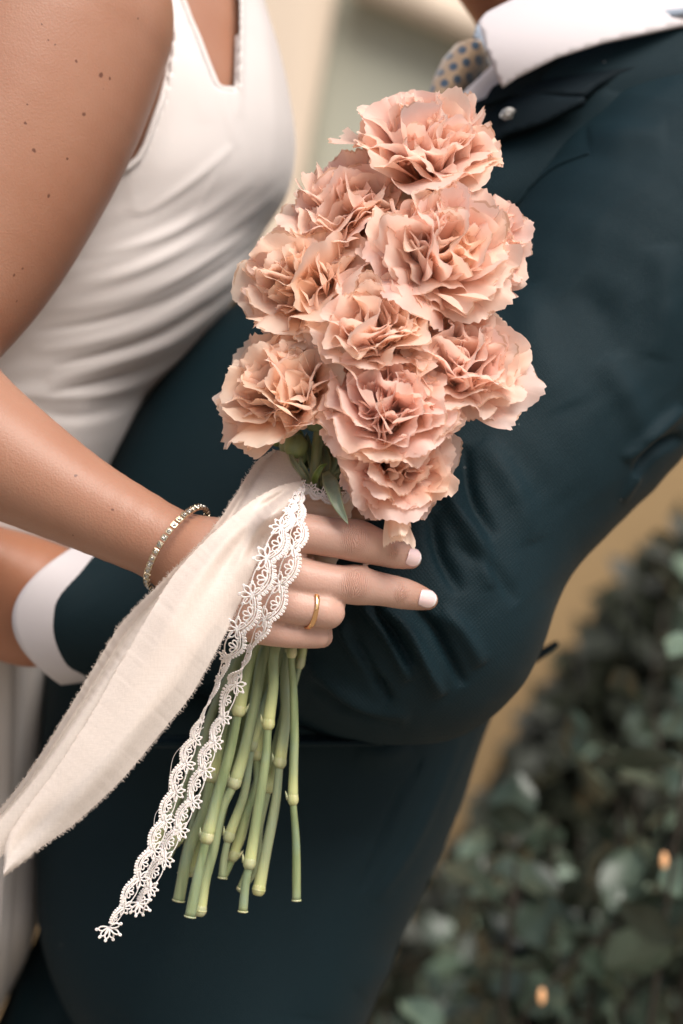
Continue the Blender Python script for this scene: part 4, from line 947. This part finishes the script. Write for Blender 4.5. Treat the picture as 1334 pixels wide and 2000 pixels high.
b = MB(); cc = P(606, 1189, -.0252); d_ = fdir(FI[2][1], FI[2][2]); d_ = d_+np.array((0, .28, 0)); d_ /= np.linalg.norm(d_); u1 = np.cross(d_, (0, 1, 0)); u1 /= np.linalg.norm(u1); u2 = np.cross(d_, u1)
V = []; n1, n2 = 72, 10
for i in range(n1):
    th = 2*math.pi*i/n1; rd_ = u1*math.cos(th)+u2*math.sin(th); R0 = 37.2*px_
    for j in range(n2):
        ph = 2*math.pi*j/n2; fac = 1+.05*math.sin(i*2.2)*math.cos(ph)
        V.append(cc+rd_*(R0+.00060*math.cos(ph)*fac)+d_*.00105*math.sin(ph))
F = [(i*n2+j, i*n2+(j+1) % n2, ((i+1) % n1)*n2+(j+1) % n2, ((i+1) % n1)*n2+j) for i in range(n1) for j in range(n2)]
tag(obj('wedding_ring', V, F, m_gold, None, loc=cc), 'plain gold wedding ring on the ring finger of the hand holding the flowers', 'ring')
pc = P(992, 222, float(np.minimum(jackL.front(np.array([992.]), np.array([222.]))[0], .12))-.0125)
pin = empty('lapel_pin', pc, 'small clear hexagonal crystal pin set in silver on the jacket lapel', 'lapel pin')
T = np.array((.93, 0, .32)); T /= np.linalg.norm(T); S2 = np.cross(T, (0, 1, 0)); O = np.array((0, -1, 0))
hexv = [(1, 0), (.55, .72), (-.45, .78), (-1, 0), (-.55, -.72), (.45, -.78)]; b = MB()
Vg = [pc+T*a*.0034+S2*c_*.0024 for a, c_ in hexv]+[pc+T*a*.0030+S2*c_*.0021+O*.0009 for a, c_ in hexv]+[pc+T*a*.0014+S2*c_*.0011+O*.0019 for a, c_ in hexv]
b.add(Vg, [(i+6*l, (i+1) % 6+6*l, (i+1) % 6+6*l+6, i+6*l+6) for l in (0, 1) for i in range(6)]+[tuple(range(12, 18)), tuple(range(5, -1, -1))]); b.build('crystal', m_gem, pin, smooth=False)
b = MB(); b.loop([pc+T*a*.0036+S2*c_*.0026 for a, c_ in hexv], .0003, 6); b.build('setting', simple('silver', (.75, .74, .72), rough=.2, metal=1), pin)
for k, (x, y) in enumerate(((1185, 366), (1061, 1138), (1218, 277), (1160, 278), (1100, 266))):
    pass

# ================================================================== SHRUBS AND LIGHTS
m_lf = []
for k, (ca, cb_) in enumerate((((.020, .034, .021), (.06, .085, .062)), ((.006, .009, .004), (.014, .019, .008)))):  # second pair near black: shade between the leaves put into the colour
    m, N, L = M_('shrub_leaf_and_shade'); b_ = N['Principled BSDF']; oi = nd(N, 'ObjectInfo')
    L.new(mixc(N, L, math_(N, L, 'POWER', oi.outputs['Random'], 4.0), mixc(N, L, noise(N, L, 60, 3, wpos(N)), ca, cb_), tuple(x*3.2 for x in cb_) if k == 0 else cb_), b_.inputs['Base Color'])  # a few leaves far lighter, highlights put into their colour
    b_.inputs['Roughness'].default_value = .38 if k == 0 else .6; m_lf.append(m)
m_bark = simple('bark', (.03, .024, .016), rough=.9)
def oval_leaf(seed):
    r = np.random.default_rng(seed); V = []; nv, nu = 9, 5; wd = r.uniform(.30, .42); ben = r.uniform(-.3, .5)
    for i in range(nv):
        t = i/(nv-1); w_ = wd*math.sin(math.pi*min(1, t*.96+.02))**.75
        for j in range(nu):
            u = j/(nu-1)*2-1; V.append((u*w_, t, ben*t*t*.5-abs(u)*w_*.3+.04*math.sin(t*9+u*3)))
    F = [(i*nu+j, i*nu+j+1, (i+1)*nu+j+1, (i+1)*nu+j) for i in range(nv-1) for j in range(nu-1)]
    me = mesh('leaf', V, F, m_lf[0]); return me
LM = [oval_leaf(s) for s in range(6)]
def shrub(label, region, y0, y1, n, base, size, seed):
    r = random.Random(seed); root = empty('shrub', base, label, 'shrub', 'leafy shrubs behind the groom')
    pl = region; xs = [p[0] for p in pl]; yy = [p[1] for p in pl]; tips = []
    # branches
    bs = []
    while len(bs) < 26:
        x, y = r.uniform(min(xs), max(xs)), r.uniform(min(yy), max(yy))
        if not inpoly(np.array([x]), np.array([y]), pl)[0]: continue
        d = r.uniform(y0, y1); e = P(x, y, d); s = np.array(base)+np.array((r.uniform(-.05, .05), r.uniform(-.05, .05), 0)); m1 = s*.5+e*.5+np.array((r.uniform(-.05, .05), .03, -.02))
        q = cr([s, m1, e], 24); bs.append(q); b = MB(); b.tube(q, np.linspace(.006, .0012, 24), 6); b.build('branch', m_bark, root)
    c = 0
    while c < n:
        q = r.choice(bs); i = int(24*(r.random()**.55)); i = min(23, i); p = q[i]+np.array([r.gauss(0, .018) for _ in range(3)])
        a, bb = inv(p[None]); 
        if not inpoly(a, bb, pl)[0] or p[1] < y0-.03: continue
        s3 = size*r.uniform(.65, 1.25); M = Matrix.Translation(Vector(p)-root.location) @ Matrix.Rotation(r.uniform(-2.6, 2.6), 4, 'Y') @ Matrix.Rotation(r.uniform(-.2, 1.5), 4, 'X') @ Matrix.Rotation(r.uniform(0, 6.28), 4, 'Y') @ Matrix.Scale(s3, 4)
        inst('leaf', r.choice(LM), M, root); c += 1
    return root
shrub('grey green shrub with broad dusty leaves, blurred at the lower right behind the groom', [(1060, 1520), (1140, 1350), (1230, 1180), (1400, 1040), (1500, 1300), (1480, 2120), (720, 2120), (760, 1930), (900, 1720)], .34, .62, 200, (P(1100, 2600, .5)[0], .5, 0), .040, 3)
shrub('darker olive shrub standing further back against the ochre wall, upper right', [(900, 1680), (985, 1540), (1080, 1390), (1150, 1240), (1220, 1130), (1320, 1040), (1480, 980), (1480, 2120), (720, 2120), (760, 1900)], .60, .90, 220, (P(1180, 2600, .8)[0], .8, 0), .032, 5)
# dense inner foliage, coloured near black to carry the shade between the leaves
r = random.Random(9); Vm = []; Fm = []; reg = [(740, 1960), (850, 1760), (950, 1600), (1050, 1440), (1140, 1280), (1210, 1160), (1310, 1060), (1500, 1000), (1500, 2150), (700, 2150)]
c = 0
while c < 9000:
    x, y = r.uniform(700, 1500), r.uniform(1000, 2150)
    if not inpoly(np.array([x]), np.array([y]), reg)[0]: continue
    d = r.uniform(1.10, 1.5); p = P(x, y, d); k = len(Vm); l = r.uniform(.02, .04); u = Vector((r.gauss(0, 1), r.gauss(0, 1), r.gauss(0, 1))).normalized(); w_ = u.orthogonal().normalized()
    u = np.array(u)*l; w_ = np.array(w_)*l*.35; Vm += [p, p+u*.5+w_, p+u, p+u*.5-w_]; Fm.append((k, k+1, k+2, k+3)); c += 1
tag(obj('shade_foliage', Vm, Fm, m_lf[1], None, loc=P(1100, 1700, 1.3)), 'mass of ivy foliage behind the shrubs, coloured near black for the shade between leaves', 'ivy', kind='stuff')
m_bulb, N, L = M_('warm_bulb'); b_ = N['Principled BSDF']; b_.inputs['Base Color'].default_value = (.9, .5, .25, 1); b_.inputs['Emission Color'].default_value = (1, .50, .22, 1); b_.inputs['Emission Strength'].default_value = .25
sl_ = empty('fairy_lights', P(1297, 1680, .42), 'string of small warm fairy lights glowing among the shrub leaves', 'fairy lights')
b = MB(); b.tube(cr([P(1420, 1500, .45), P(1297, 1672, .40), P(1200, 1800, .46), P(1058, 1936, .40), P(960, 2060, .44)], 60), .0008, 5); b.build('wire', m_bark, sl_)
for (x, y) in ((1297, 1680), (1058, 1945)):
    b = MB(); c = P(x, y, .385); b.tube([c+np.array((0, 0, .004)), c+np.array((0, 0, .002)), c, c-np.array((0, 0, .003)), c-np.array((0, 0, .0045))], [.0009, .0016, .0019, .0015, .0005], 12); b.build('bulb', m_bulb, sl_)
